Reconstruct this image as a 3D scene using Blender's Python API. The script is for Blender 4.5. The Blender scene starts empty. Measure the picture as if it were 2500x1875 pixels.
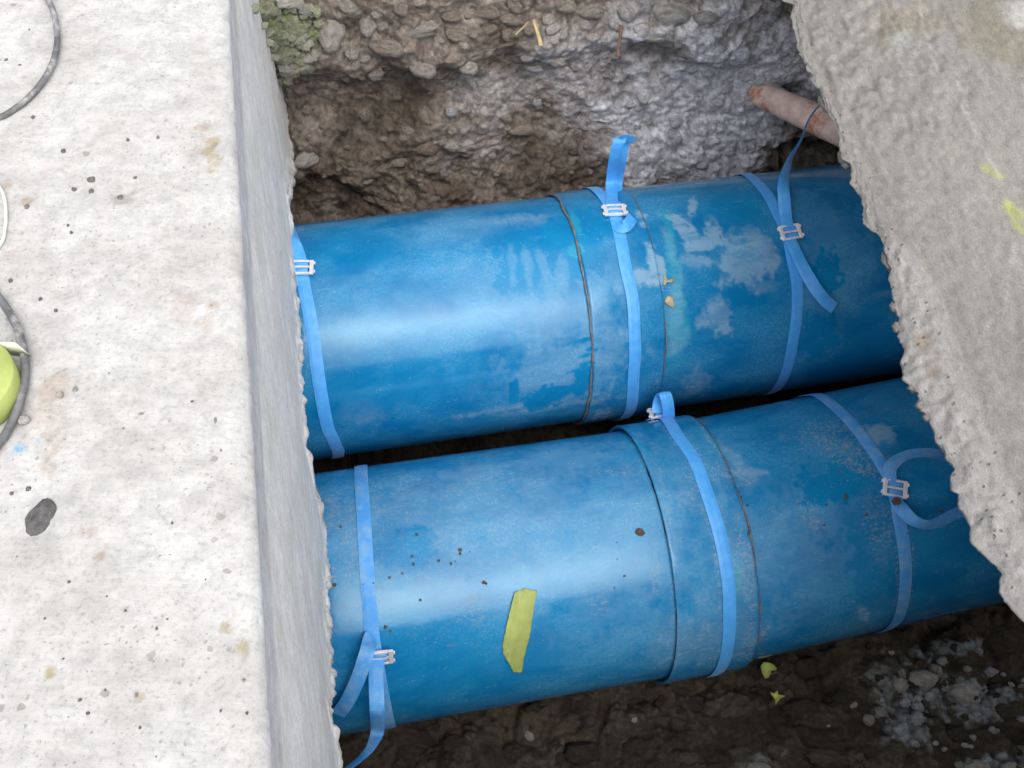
import bpy, math, random
import numpy as np
from mathutils import Vector, Matrix

random.seed(4)
RNG = np.random.default_rng(11)
SC = bpy.context.scene
COL = SC.collection

# ------------------------------------------------------------------ camera, sky, sun, exposure
PITCH, ROLL, FOC = math.radians(56.0), math.radians(2.5), 2600.0
CAM = np.array([0.0, 0.0, 1.75])
_f = np.array([0, math.cos(PITCH), -math.sin(PITCH)])
_r0 = np.array([1.0, 0, 0]); _u0 = np.array([0, math.sin(PITCH), math.cos(PITCH)])
_r = math.cos(ROLL) * _r0 + math.sin(ROLL) * _u0
_u = -math.sin(ROLL) * _r0 + math.cos(ROLL) * _u0
cd = bpy.data.cameras.new('camera'); cam = bpy.data.objects.new('camera', cd); COL.objects.link(cam)
cam.matrix_world = Matrix(((_r[0], _u[0], -_f[0], CAM[0]), (_r[1], _u[1], -_f[1], CAM[1]), (_r[2], _u[2], -_f[2], CAM[2]), (0, 0, 0, 1)))
cd.sensor_width = 36; cd.lens = 36 * FOC / 2500; cd.clip_start = 0.02; cd.clip_end = 300
SC.camera = cam

SUN_EL, SUN_AZ = math.radians(58), math.radians(158)      # azimuth measured clockwise from +Y
world = bpy.data.worlds.new('World'); SC.world = world; world.use_nodes = True
wn = world.node_tree; bg = wn.nodes['Background']
sky = wn.nodes.new('ShaderNodeTexSky'); sky.sky_type = 'NISHITA'; sky.sun_disc = False
sky.sun_elevation = SUN_EL; sky.sun_rotation = SUN_AZ; sky.dust_density = 6; sky.air_density = 1.0; sky.ozone_density = 1.0
hs = wn.nodes.new('ShaderNodeHueSaturation'); hs.inputs['Saturation'].default_value = 0.42   # cloud cover greys the sky
wn.links.new(sky.outputs[0], hs.inputs['Color']); wn.links.new(hs.outputs[0], bg.inputs[0])
bg.inputs[1].default_value = 0.10
sd = bpy.data.lights.new('sun', 'SUN'); sun = bpy.data.objects.new('sun', sd); COL.objects.link(sun)
sd.energy = 1.5; sd.angle = math.radians(112); sd.color = (1, 0.985, 0.965)
sv = Vector((math.sin(SUN_AZ) * math.cos(SUN_EL), math.cos(SUN_AZ) * math.cos(SUN_EL), math.sin(SUN_EL)))
sun.rotation_euler = sv.to_track_quat('Z', 'Y').to_euler(); sun.location = (0, -2, 6)
SC.view_settings.view_transform = 'Standard'; SC.view_settings.look = 'None'
SC.view_settings.gamma = 1; SC.view_settings.use_curve_mapping = False
SC.view_settings.exposure = 0.92
SC.render.engine = 'CYCLES'
SC.cycles.max_bounces = 6; SC.cycles.diffuse_bounces = 4; SC.cycles.glossy_bounces = 3
SC.cycles.use_denoising = True

# ------------------------------------------------------------------ maths helpers
def nrm(v):
    v = np.asarray(v, float); return v / (np.linalg.norm(v, axis=-1, keepdims=True) + 1e-12)
def ray(x, y):
    return nrm(_f * FOC + _r * (x - 1250) - _u * (y - 937.5))
def project(P):
    q = P - CAM; d = q @ _f
    return 1250 + FOC * (q @ _r) / d, 937.5 - FOC * (q @ _u) / d, d
def hit_plane(x, y, p0, n):
    d = ray(x, y); return CAM + d * (np.dot(p0 - CAM, n) / np.dot(d, n))

np.seterr(all='ignore')
def _h(ix, iy, iz, seed):
    h = (ix.astype(np.int64) * 374761393 + iy.astype(np.int64) * 668265263 + iz.astype(np.int64) * 2147483647 + seed * 974634533) & 0xFFFFFFFF
    h = ((h ^ (h >> 13)) * 1274126177) & 0xFFFFFFFF
    h = ((h ^ (h >> 16)) * 2246822519) & 0xFFFFFFFF
    return ((h ^ (h >> 15)) & 0xFFFFFF) / float(0xFFFFFF)
def vnoise(x, y, z=0.0, seed=0):
    x, y, z = np.broadcast_arrays(np.asarray(x, float), np.asarray(y, float), np.asarray(z, float))
    fx, fy, fz = np.floor(x), np.floor(y), np.floor(z)
    tx, ty, tz = x - fx, y - fy, z - fz
    sx, sy, sz = [t * t * t * (t * (t * 6 - 15) + 10) for t in (tx, ty, tz)]
    o = 0
    for i in (0, 1):
        for j in (0, 1):
            for k in (0, 1):
                w = (sx if i else 1 - sx) * (sy if j else 1 - sy) * (sz if k else 1 - sz)
                o = o + w * _h(fx + i, fy + j, fz + k, seed)
    return o * 2 - 1
def fbm(x, y, z=0.0, seed=0, oct=4, gain=0.5):
    o, a, f = 0, 1.0, 1.0
    for k in range(oct):
        o = o + a * vnoise(np.asarray(x) * f + 17.3 * k, np.asarray(y) * f + 5.1 * k, np.asarray(z) * f, seed + k)
        a *= gain; f *= 2.03
    return o
def worley(x, y, seed=0, jit=0.9):
    fx, fy = np.floor(x), np.floor(y)
    f1 = np.full(x.shape, 9.0); f2 = f1.copy(); cid = np.zeros(x.shape)
    for i in (-1, 0, 1):
        for j in (-1, 0, 1):
            cx, cy = fx + i, fy + j
            px = cx + 0.5 + jit * (_h(cx, cy, cx * 0, seed) - 0.5); py = cy + 0.5 + jit * (_h(cx, cy, cx * 0 + 1, seed) - 0.5)
            d = np.hypot(x - px, y - py); r = _h(cx, cy, cx * 0 + 2, seed)
            m = d < f1
            f2 = np.where(m, f1, np.minimum(f2, d)); cid = np.where(m, r, cid); f1 = np.where(m, d, f1)
    return f1, f2, cid
def lumps(x, y, seed):
    f1, f2, c = worley(x, y, seed)
    return np.sqrt(np.clip(1 - (f1 / 0.72) ** 2, 0, 1)) * (0.35 + 0.65 * c), f2 - f1, c
def sstep(a, b, x):
    t = np.clip((x - a) / (b - a), 0, 1); return t * t * (3 - 2 * t)
def interp_poly(pts, t):
    pts = np.asarray(pts, float); return np.stack([np.interp(t, pts[:, 0], pts[:, k]) for k in range(1, pts.shape[1])], -1)
def catmull(P, n):
    P = np.asarray(P, float); P = np.vstack([2 * P[0] - P[1], P, 2 * P[-1] - P[-2]]); out = []
    for i in range(1, len(P) - 2):
        t = np.linspace(0, 1, n, endpoint=False)[:, None]
        a, b, c, d = P[i - 1], P[i], P[i + 1], P[i + 2]
        out.append(0.5 * (2 * b + (c - a) * t + (2 * a - 5 * b + 4 * c - d) * t ** 2 + (3 * b - a - 3 * c + d) * t ** 3))
    return np.vstack(out + [P[-2][None]])

# ------------------------------------------------------------------ object helpers
def tag(o, label=None, cat=None, group=None, kind=None):
    for k, v in (('label', label), ('category', cat), ('group', group), ('kind', kind)):
        if v: o[k] = v
    return o
def empty(name, loc, label, cat, group=None):
    o = bpy.data.objects.new(name, None); COL.objects.link(o); o.location = Vector(loc); o.empty_display_size = 0.05
    o['_b'] = 0; del o['_b']
    return tag(o, label, cat, group)
def link(name, me, mat, parent=None, smooth=True):
    if name in ('band', 'tail', 'fold'): smooth = False
    if mat is not None: me.materials.append(mat)
    if smooth: me.polygons.foreach_set('use_smooth', [True] * len(me.polygons))
    o = bpy.data.objects.new(name, me); COL.objects.link(o)
    if parent is not None: attach(o, parent)
    return o
def attach(o, parent):
    o.parent = parent
    m = Matrix.Translation(parent.location)
    q = parent.parent
    while q is not None:
        m = Matrix.Translation(q.location) @ m if q.type == 'EMPTY' or True else m
        q = q.parent
    o.matrix_parent_inverse = Matrix.Identity(4)
    o.matrix_parent_inverse = WORLD_OF(parent).inverted()
def WORLD_OF(o):
    m = o.matrix_basis
    if o.parent is not None: m = WORLD_OF(o.parent) @ o.matrix_parent_inverse @ m
    return m
def mesh(name, V, F):
    me = bpy.data.meshes.new(name); me.from_pydata([tuple(map(float, v)) for v in V], [], [tuple(map(int, f)) for f in F]); me.update(); return me
def grid_mesh(name, P, close_i=False, close_j=False, uv=None):
    n, m = P.shape[:2]
    me = bpy.data.meshes.new(name); me.vertices.add(n * m); me.vertices.foreach_set('co', P.reshape(-1).astype(np.float32))
    I = np.arange(n if close_i else n - 1); J = np.arange(m if close_j else m - 1)
    i, j = np.meshgrid(I, J, indexing='ij'); i2, j2 = (i + 1) % n, (j + 1) % m
    q = np.stack([i * m + j, i2 * m + j, i2 * m + j2, i * m + j2], -1).reshape(-1, 4)
    me.loops.add(q.size); me.loops.foreach_set('vertex_index', q.reshape(-1).astype(np.int32))
    me.polygons.add(len(q)); me.polygons.foreach_set('loop_start', np.arange(0, q.size, 4, dtype=np.int32))
    if uv is not None:
        l = me.uv_layers.new(name='UVMap'); l.data.foreach_set('uv', uv.reshape(-1, 2)[q.reshape(-1)].reshape(-1).astype(np.float32))
    me.update(calc_edges=True); return me
def vcol(me, name, C):
    C = np.asarray(C, np.float32).reshape(-1, C.shape[-1])
    if C.shape[1] == 3: C = np.hstack([C, np.ones((len(C), 1), np.float32)])
    a = me.attributes.new(name, 'FLOAT_COLOR', 'POINT'); a.data.foreach_set('color', C.reshape(-1))
def tube_mesh(name, P, R, sides=10, cap=True, seed=None, rough=0.0):
    P = np.asarray(P, float); n = len(P); R = np.broadcast_to(np.asarray(R, float), (n,))
    T = nrm(np.gradient(P, axis=0)); up = np.array([0, 0, 1.0]); N = np.zeros((n, 3))
    v = np.cross(T[0], up); v = v if np.linalg.norm(v) > 1e-3 else np.cross(T[0], [1, 0, 0]); N[0] = nrm(v)
    for i in range(1, n): N[i] = nrm(N[i - 1] - T[i] * np.dot(N[i - 1], T[i]))
    B = np.cross(T, N); a = np.linspace(0, 2 * np.pi, sides, endpoint=False)
    rr = R[:, None] * np.ones(sides)
    if rough: rr = rr * (1 + rough * RNG.standard_normal((n, sides)))
    V = (P[:, None] + rr[..., None] * (np.cos(a)[None, :, None] * N[:, None] + np.sin(a)[None, :, None] * B[:, None]))
    V = V.reshape(-1, 3); F = []
    for i in range(n - 1):
        for j in range(sides):
            k = (j + 1) % sides; F.append((i * sides + j, i * sides + k, (i + 1) * sides + k, (i + 1) * sides + j))
    if cap:
        F.append(tuple(range(sides))[::-1]); F.append(tuple((n - 1) * sides + j for j in range(sides)))
    return mesh(name, V, F)
def box_vf(c, X, Y, Z, hx, hy, hz, V, F):
    b = len(V)
    for sx in (-1, 1):
        for sy in (-1, 1):
            for sz in (-1, 1): V.append(c + X * hx * sx + Y * hy * sy + Z * hz * sz)
    for f in ((0, 1, 3, 2), (4, 6, 7, 5), (0, 4, 5, 1), (2, 3, 7, 6), (0, 2, 6, 4), (1, 5, 7, 3)): F.append(tuple(b + k for k in f))
def ribbon_mesh(name, P, N, w, t=0.0012):
    P = np.asarray(P, float); T = nrm(np.gradient(P, axis=0)); N = nrm(N - T * np.sum(N * T, 1, keepdims=True)); W = np.cross(T, N)
    w = np.broadcast_to(np.asarray(w, float), (len(P),))[:, None]
    S = np.stack([P - W * w / 2 - N * t / 2, P - W * w * 0.25 + N * t * 0.5, P + W * w * 0.25 + N * t * 0.5, P + W * w / 2 - N * t / 2, P - N * t], 1)
    S[:, 0] += N * t * 0.45; S[:, 3] += N * t * 0.45
    n = len(P); m = 5; V = S.reshape(-1, 3); F = []
    for i in range(n - 1):
        for j in range(m):
            k = (j + 1) % m; F.append((i * m + j, i * m + k, (i + 1) * m + k, (i + 1) * m + j))
    F.append(tuple(range(m))[::-1]); F.append(tuple((n - 1) * m + j for j in range(m)))
    me = mesh(name, V, F)
    s = np.concatenate([[0], np.cumsum(np.linalg.norm(np.diff(P, axis=0), axis=1))])
    vcol(me, 'along', np.stack([np.repeat(s, m), np.tile([0, .25, .75, 1, .5], n), np.zeros(n * m)], -1))
    return me

# ------------------------------------------------------------------ materials
class NT:
    def __init__(s, name):
        s.m = bpy.data.materials.new(name); s.m.use_nodes = True; s.t = s.m.node_tree; s.b = s.t.nodes['Principled BSDF']
    def n(s, typ, ins=None, **kw):
        x = s.t.nodes.new('ShaderNode' + typ)
        for k, v in kw.items(): setattr(x, k, v)
        for k, v in (ins or {}).items(): s.set(x.inputs[k], v)
        return x
    def set(s, sock, v):
        if isinstance(v, bpy.types.NodeSocket): s.t.links.new(v, sock)
        else:
            if sock.type == 'RGBA' and not hasattr(v, '__len__'): v = (v, v, v, 1)
            if sock.type == 'RGBA' and len(v) == 3: v = (*v, 1)
            sock.default_value = v
    def obj(s): return s.n('TexCoord').outputs['Object']
    def uv(s): return s.n('UVMap', uv_map='UVMap').outputs[0]
    def attr(s, name, ch=None):
        a = s.n('Attribute', attribute_name=name)
        if ch is None: return a.outputs['Color']
        return s.n('SeparateColor', {0: a.outputs['Color']}).outputs[ch]
    def noise(s, vec, scale, detail=4, rough=0.55, dist=0.0):
        return s.n('TexNoise', {'Vector': vec, 'Scale': scale, 'Detail': detail, 'Roughness': rough, 'Distortion': dist}).outputs['Fac']
    def vor(s, vec, scale, feature='F1', out='Distance', rnd=1.0):
        return s.n('TexVoronoi', {'Vector': vec, 'Scale': scale, 'Randomness': rnd}, feature=feature).outputs[out]
    def mapv(s, vec, scale, rot=(0, 0, 0)): return s.n('Mapping', {'Vector': vec, 'Scale': scale, 'Rotation': rot}).outputs[0]
    def math(s, op, a, b=0.0, c=0.0, clamp=False):
        x = s.n('Math', {0: a, 1: b, 2: c}, operation=op); x.use_clamp = clamp; return x.outputs[0]
    def ramp(s, v, a, b, lo=0.0, hi=1.0):
        return s.n('MapRange', {'Value': v, 'From Min': a, 'From Max': b, 'To Min': lo, 'To Max': hi}, interpolation_type='SMOOTHSTEP').outputs[0]
    def mix(s, f, a, b, mode='MIX'):
        x = s.n('Mix', data_type='RGBA', blend_type=mode); s.set(x.inputs[0], f); s.set(x.inputs[6], a); s.set(x.inputs[7], b); return x.outputs[2]
    def bump(s, h, strength, dist, prev=None):
        i = {'Height': h, 'Strength': strength, 'Distance': dist}
        if prev is not None: i['Normal'] = prev
        return s.n('Bump', i).outputs[0]
    def out(s, col, rough, normal=None, **kw):
        s.set(s.b.inputs['Base Color'], col); s.set(s.b.inputs['Roughness'], rough)
        if normal is not None: s.set(s.b.inputs['Normal'], normal)
        for k, v in kw.items(): s.set(s.b.inputs[k.replace('_', ' ')], v)
        return s.m

def mat_pipe():
    k = NT('painted_blue_pipe'); uv = k.uv()
    dust, sand, clean = k.attr('mask', 0), k.attr('mask', 1), k.attr('mask', 2)
    n1 = k.noise(k.mapv(uv, (1, 1.6, 1)), 7, 8, 0.62, 0.3); n2 = k.noise(k.mapv(uv, (0.35, 1, 1)), 45, 6, 0.7); n3 = k.noise(uv, 260, 3, 0.7)
    film = k.math('MULTIPLY', k.ramp(n1, 0.36, 0.66), k.math('SUBTRACT', 1.0, clean, clamp=True))
    d = k.math('ADD', k.math('MULTIPLY', dust, k.ramp(n2, 0.3, 0.6, 0.5, 1.0)), k.math('MULTIPLY', film, k.ramp(k.noise(uv, 210, 4, 0.75), 0.35, 0.7, 0.03, 0.36)), clamp=True)
    blue = k.mix(k.ramp(n1, 0.3, 0.7), (0.003, 0.148, 0.365), (0.006, 0.212, 0.450))
    c = k.mix(k.math('MULTIPLY', d, 0.68), blue, (0.27, 0.42, 0.55))
    teal = k.n('Attribute', attribute_name='mask').outputs['Alpha']; c = k.mix(k.math('MULTIPLY', teal, 0.45), c, (0.035, 0.36, 0.46))
    sd_ = k.math('MULTIPLY', sand, k.math('MAXIMUM', k.ramp(k.noise(uv, 170, 6, 0.82), 0.50, 0.62), k.math('MULTIPLY', k.ramp(k.noise(k.mapv(uv, (0.6, 1, 1)), 60, 6, 0.75), 0.52, 0.66), 0.7)), clamp=True)
    c = k.mix(k.math('MULTIPLY', sd_, 0.8), c, (0.34, 0.29, 0.25))
    sp = k.math('MULTIPLY', k.ramp(k.vor(uv, 230), 0.12, 0.22, 1, 0), k.ramp(n1, 0.42, 0.56))
    sp = k.math('MULTIPLY', sp, k.ramp(k.noise(uv, 42, 3), 0.50, 0.60))
    sq = k.math('MULTIPLY', k.ramp(k.vor(uv, 430), 0.14, 0.26, 1, 0), k.ramp(k.math('ADD', k.noise(uv, 24, 5, 0.7), k.math('MULTIPLY', sand, 0.12)), 0.53, 0.62)); sp = k.math('MAXIMUM', sp, sq)
    c = k.mix(k.math('MULTIPLY', sp, k.ramp(k.noise(uv, 95, 2), 0.4, 0.7, 0.1, 0.6)), c, (0.45, 0.55, 0.62))
    sc = k.ramp(k.noise(k.mapv(uv, (0.06, 1, 1), (0, 0, 0.5)), 160, 2, 0.5), 0.70, 0.76)
    c = k.mix(k.math('MULTIPLY', k.math('MULTIPLY', sc, k.ramp(k.noise(uv, 9, 3), 0.5, 0.65)), 0.4), c, (0.4, 0.52, 0.62))
    r = k.math('ADD', k.math('MULTIPLY', d, 0.25), k.math('MULTIPLY', sd_, 0.4)); r = k.math('ADD', r, k.ramp(n2, 0.3, 0.7, 0.08, 0.17), clamp=True)
    b = k.bump(n3, 0.05, 0.002, k.bump(k.noise(k.mapv(uv, (0.7, 1, 1)), 16, 4), 0.10, 0.006))
    return k.out(c, r, b, Specular_IOR_Level=0.37, Specular_Tint=(0.80, 1.0, 0.99, 1))
def mat_strap():
    k = NT('blue_webbing'); a = k.attr('along'); o = k.obj()
    w = k.n('TexWave', {'Vector': a, 'Scale': 150.0, 'Distortion': 0.3}, bands_direction='X').outputs['Fac']
    n = k.noise(o, 60, 5, 0.65); g = k.noise(o, 700, 2)
    c = k.mix(k.ramp(n, 0.35, 0.7), (0.055, 0.33, 0.80), (0.085, 0.40, 0.86))
    c = k.mix(k.math('MULTIPLY', k.ramp(n, 0.6, 0.75), 0.35), c, (0.30, 0.36, 0.46))
    c = k.mix(k.math('MULTIPLY', w, 0.12), c, (0.01, 0.12, 0.42))
    return k.out(c, 0.42, k.bump(k.math('ADD', w, g), 0.25, 0.0006), Sheen_Weight=0.1)
def mat_dusty_strap():
    k = NT('dusty_blue_webbing'); a = k.attr('along'); o = k.obj()
    w = k.n('TexWave', {'Vector': a, 'Scale': 150.0, 'Distortion': 0.3}, bands_direction='X').outputs['Fac']
    n = k.noise(o, 38, 6, 0.7)
    c = k.mix(k.ramp(n, 0.38, 0.72), (0.045, 0.29, 0.72), (0.18, 0.39, 0.64))
    c = k.mix(k.math('MULTIPLY', k.ramp(k.noise(o, 170, 4, 0.7), 0.56, 0.68), 0.5), c, (0.28, 0.25, 0.23))
    return k.out(c, 0.6, k.bump(w, 0.25, 0.0006))
def mat_soil(name, bumpy=0.5):
    k = NT(name); o = k.obj(); c = k.attr('col')
    n = k.noise(o, 60, 8, 0.72); f = k.noise(o, 420, 4, 0.7)
    c = k.mix(1.0, c, k.mix(k.ramp(n, 0.3, 0.72), (0.68, 0.665, 0.655), (1.32, 1.31, 1.30)), 'MULTIPLY')
    c = k.mix(k.ramp(f, 0.55, 0.75, 0, 1), c, k.mix(1.0, c, (1.25, 1.24, 1.23), 'MULTIPLY'))
    v1 = k.vor(o, 130); v2 = k.vor(k.n('VectorMath', {0: o, 1: (3.1, 1.7, 0.4)}, operation='ADD').outputs[0], 310)
    b = k.bump(f, bumpy, 0.0025, k.bump(v2, -bumpy, 0.0022, k.bump(v1, -bumpy * 1.2, 0.006, k.bump(n, bumpy * 1.2, 0.010))))
    c = k.mix(k.ramp(v1, 0.45, 0.8, 0, 1), c, k.mix(1.0, c, (0.78, 0.77, 0.76), 'MULTIPLY'))  # crevice shade painted into the colour between the soil lumps
    return k.out(c, 0.92, b, Specular_IOR_Level=0.25)
def mat_stone():
    k = NT('river_stone'); o = k.obj(); i = k.n('ObjectInfo')
    v = k.n('VectorMath', {0: o, 1: i.outputs['Location']}, operation='ADD').outputs[0]
    n = k.noise(v, 2.2, 7, 0.7); f = k.noise(v, 9, 5, 0.7)
    c = k.mix(1.0, i.outputs['Color'], k.mix(k.ramp(n, 0.3, 0.7), (0.6, 0.58, 0.56), (1.25, 1.25, 1.25)), 'MULTIPLY')
    c = k.mix(k.ramp(f, 0.56, 0.70, 0, 0.6), c, (0.11, 0.09, 0.07))
    return k.out(c, 0.85, k.bump(f, 0.5, 0.05, k.bump(n, 0.5, 0.12)), Specular_IOR_Level=0.3)
def mat_beam():
    k = NT('pale_trowelled_concrete'); o = k.obj(); c = k.attr('col'); pit = k.attr('mask', 0); face = k.attr('mask', 1)
    st = k.noise(k.mapv(o, (0.35, 3.2, 1), (0, 0, 0.05)), 90, 5, 0.7)           # broom marks across the beam
    st2 = k.noise(k.mapv(o, (3.5, 0.22, 4)), 70, 5, 0.7)                          # float marks along the side
    g = k.noise(o, 900, 2, 0.6); n = k.noise(o, 14, 8, 0.66)
    c = k.mix(1.0, c, k.mix(k.ramp(n, 0.32, 0.7), (0.87, 0.86, 0.845), (1.05, 1.05, 1.05)), 'MULTIPLY')
    c = k.mix(1.0, c, k.mix(k.ramp(k.mix(face, st, st2), 0.3, 0.7), (0.955, 0.955, 0.958), (1.02, 1.02, 1.018)), 'MULTIPLY')
    c = k.mix(1.0, c, k.mix(k.ramp(k.noise(o, 55, 6, 0.75), 0.36, 0.62), (0.86, 0.86, 0.865), (1.03, 1.03, 1.03)), 'MULTIPLY'); c = k.mix(1.0, c, k.mix(k.ramp(k.noise(o, 260, 3, 0.7), 0.33, 0.5), (0.84, 0.84, 0.845), (1.02, 1.02, 1.02)), 'MULTIPLY')
    w = k.n('VectorMath', {0: o, 1: k.n('VectorMath', {0: k.n('TexNoise', {'Vector': o, 'Scale': 160.0}).outputs['Color'], 'Scale': 0.006}, operation='SCALE').outputs[0]}, operation='ADD').outputs[0]
    def holes(sc, r0, r1, thr):
        v = k.n('TexVoronoi', {'Vector': w, 'Scale': sc}); rnd = k.n('SeparateColor', {0: v.outputs['Color']}).outputs[0]
        rad = k.math('MULTIPLY', k.ramp(rnd, thr, 1.0, 0, r1), 1.0)
        return k.math('MULTIPLY', k.math('GREATER_THAN', rnd, thr), k.ramp(k.math('SUBTRACT', v.outputs['Distance'], rad), -0.06, 0.03, 1, 0))
    dens = k.ramp(k.noise(o, 11, 4), 0.36, 0.60)
    h1 = k.math('MULTIPLY', holes(230, 0.1, 0.33, 0.55), k.math('MULTIPLY', dens, pit)); h2 = k.math('MULTIPLY', holes(75, 0.1, 0.30, 0.80), k.math('MULTIPLY', k.ramp(k.noise(o, 6, 2), 0.42, 0.6), pit))
    ph = k.math('MAXIMUM', k.math('MULTIPLY', h1, 0.62), k.math('MULTIPLY', h2, 0.72))
    c = k.mix(ph, c, k.mix(k.noise(o, 25, 2), (0.19, 0.185, 0.18), (0.27, 0.235, 0.20)))
    agg = k.math('MULTIPLY', holes(42, 0.1, 0.36, 0.72), k.math('MULTIPLY', pit, 0.30)); c = k.mix(agg, c, (0.33, 0.33, 0.335))
    hgt = k.math('SUBTRACT', k.math('ADD', k.math('MULTIPLY', g, 0.5), k.math('MULTIPLY', k.mix(face, st, st2), k.mix(face, (1, 1, 1), (.4, .4, .4)))), k.math('MULTIPLY', ph, 2.0))
    return k.out(c, 0.88, k.bump(hgt, 0.3, 0.0012), Specular_IOR_Level=0.3)
def mat_slab():
    k = NT('wet_grey_concrete'); o = k.obj(); c = k.attr('col'); wet = k.attr('mask', 0); fr = k.attr('mask', 1); uv = k.uv()
    s = k.noise(k.mapv(uv, (2.3, 1.0, 1)), 70, 8, 0.74, 0.2); f = k.noise(k.mapv(uv, (1.7, 1, 1)), 330, 4, 0.75); n = k.noise(o, 7, 6, 0.6)
    c = k.mix(1.0, c, k.mix(k.ramp(n, 0.3, 0.7), (0.93, 0.93, 0.935), (1.05, 1.045, 1.03)), 'MULTIPLY')
    c = k.mix(1.0, c, k.mix(k.ramp(s, 0.3, 0.68), (0.80, 0.79, 0.775), (1.10, 1.10, 1.10)), 'MULTIPLY'); c = k.mix(1.0, c, k.mix(k.ramp(f, 0.34, 0.62), (0.84, 0.835, 0.83), (1.06, 1.06, 1.06)), 'MULTIPLY')
    v = k.n('TexVoronoi', {'Vector': o, 'Scale': 150.0}); rnd = k.n('SeparateColor', {0: v.outputs['Color']}).outputs[0]
    ph = k.math('MULTIPLY', k.math('GREATER_THAN', rnd, 0.80), k.ramp(v.outputs['Distance'], 0.15, 0.32, 1, 0)); ph = k.math('MULTIPLY', ph, fr)
    c = k.mix(k.math('MULTIPLY', ph, 0.55), c, (0.08, 0.08, 0.085))
    r = k.math('SUBTRACT', k.ramp(f, 0.35, 0.65, 0.62, 0.50), k.math('MULTIPLY', wet, 0.22))
    h = k.math('SUBTRACT', k.math('ADD', s, k.math('MULTIPLY', f, 0.5)), ph)
    return k.out(c, r, k.bump(h, 0.75, 0.0026), Specular_IOR_Level=0.45)
def mat_simple(name, c, rough, bump=None, metallic=0.0, var=0.25, scale=60, c2=None, thr=(0.5, 0.7)):
    k = NT(name); o = k.obj(); n = k.noise(o, scale, 6, 0.68)
    cc = k.mix(k.ramp(n, 0.3, 0.7), tuple(x * (1 - var) for x in c), tuple(x * (1 + var) for x in c))
    if c2: cc = k.mix(k.ramp(k.noise(o, scale * 0.6, 5, 0.7), *thr), cc, c2)
    return k.out(cc, rough, k.bump(k.noise(o, scale * 5, 3), bump, 0.001) if bump else None, Metallic=metallic)
M = dict(pipe=mat_pipe(), strap=mat_strap(), dstrap=mat_dusty_strap(), soil=mat_soil('stony_soil', 0.7), stone=mat_stone(), beam=mat_beam(), slab=mat_slab(),
         buckle=mat_simple('dull_zinc_buckle', (0.74, 0.75, 0.79), 0.35, 0.2, 0.25, 0.12, 90, (0.5, 0.46, 0.42), (0.55, 0.75)),
         bead=mat_simple('grey_brown_sealant', (0.15, 0.142, 0.138), 0.6, 0.4, 0, 0.4, 90),
         rubber=mat_simple('black_rubber', (0.012, 0.014, 0.016), 0.55),
         tape=mat_simple('lime_masking_tape', (0.33, 0.39, 0.115), 0.62, 1.0, 0, 0.16, 14),
         tapepaper=mat_simple('pale_tape_paper', (0.62, 0.63, 0.52), 0.7, 0.4, 0, 0.06, 40),
         hose=mat_simple('dusty_black_hose', (0.12, 0.123, 0.13), 0.65, 0.5, 0, 0.35, 45, (0.40, 0.40, 0.40), (0.46, 0.66)),
         cable=mat_simple('white_cable', (0.6, 0.6, 0.56), 0.5, 0.2, 0, 0.1, 40),
         conduit=mat_simple('orange_plastic_dusty', (0.74, 0.57, 0.51), 0.7, 0.5, 0, 0.2, 40, (0.52, 0.20, 0.12), (0.52, 0.68)),
         clod=mat_simple('dried_mud', (0.105, 0.066, 0.048), 0.9, 0.8, 0, 0.3, 150),
         yleaf=mat_simple('yellow_leaf', (0.44, 0.38, 0.24), 0.6, 0.3, 0, 0.25, 120),
         gleaf=mat_simple('lime_scrap', (0.30, 0.36, 0.09), 0.6, 0.3, 0, 0.2, 120),
         straw=mat_simple('dry_straw', (0.46, 0.36, 0.19), 0.7, 0.3, 0, 0.2, 90),
         twig=mat_simple('brown_root', (0.17, 0.10, 0.075), 0.8, 0.5, 0, 0.3, 90))

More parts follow.
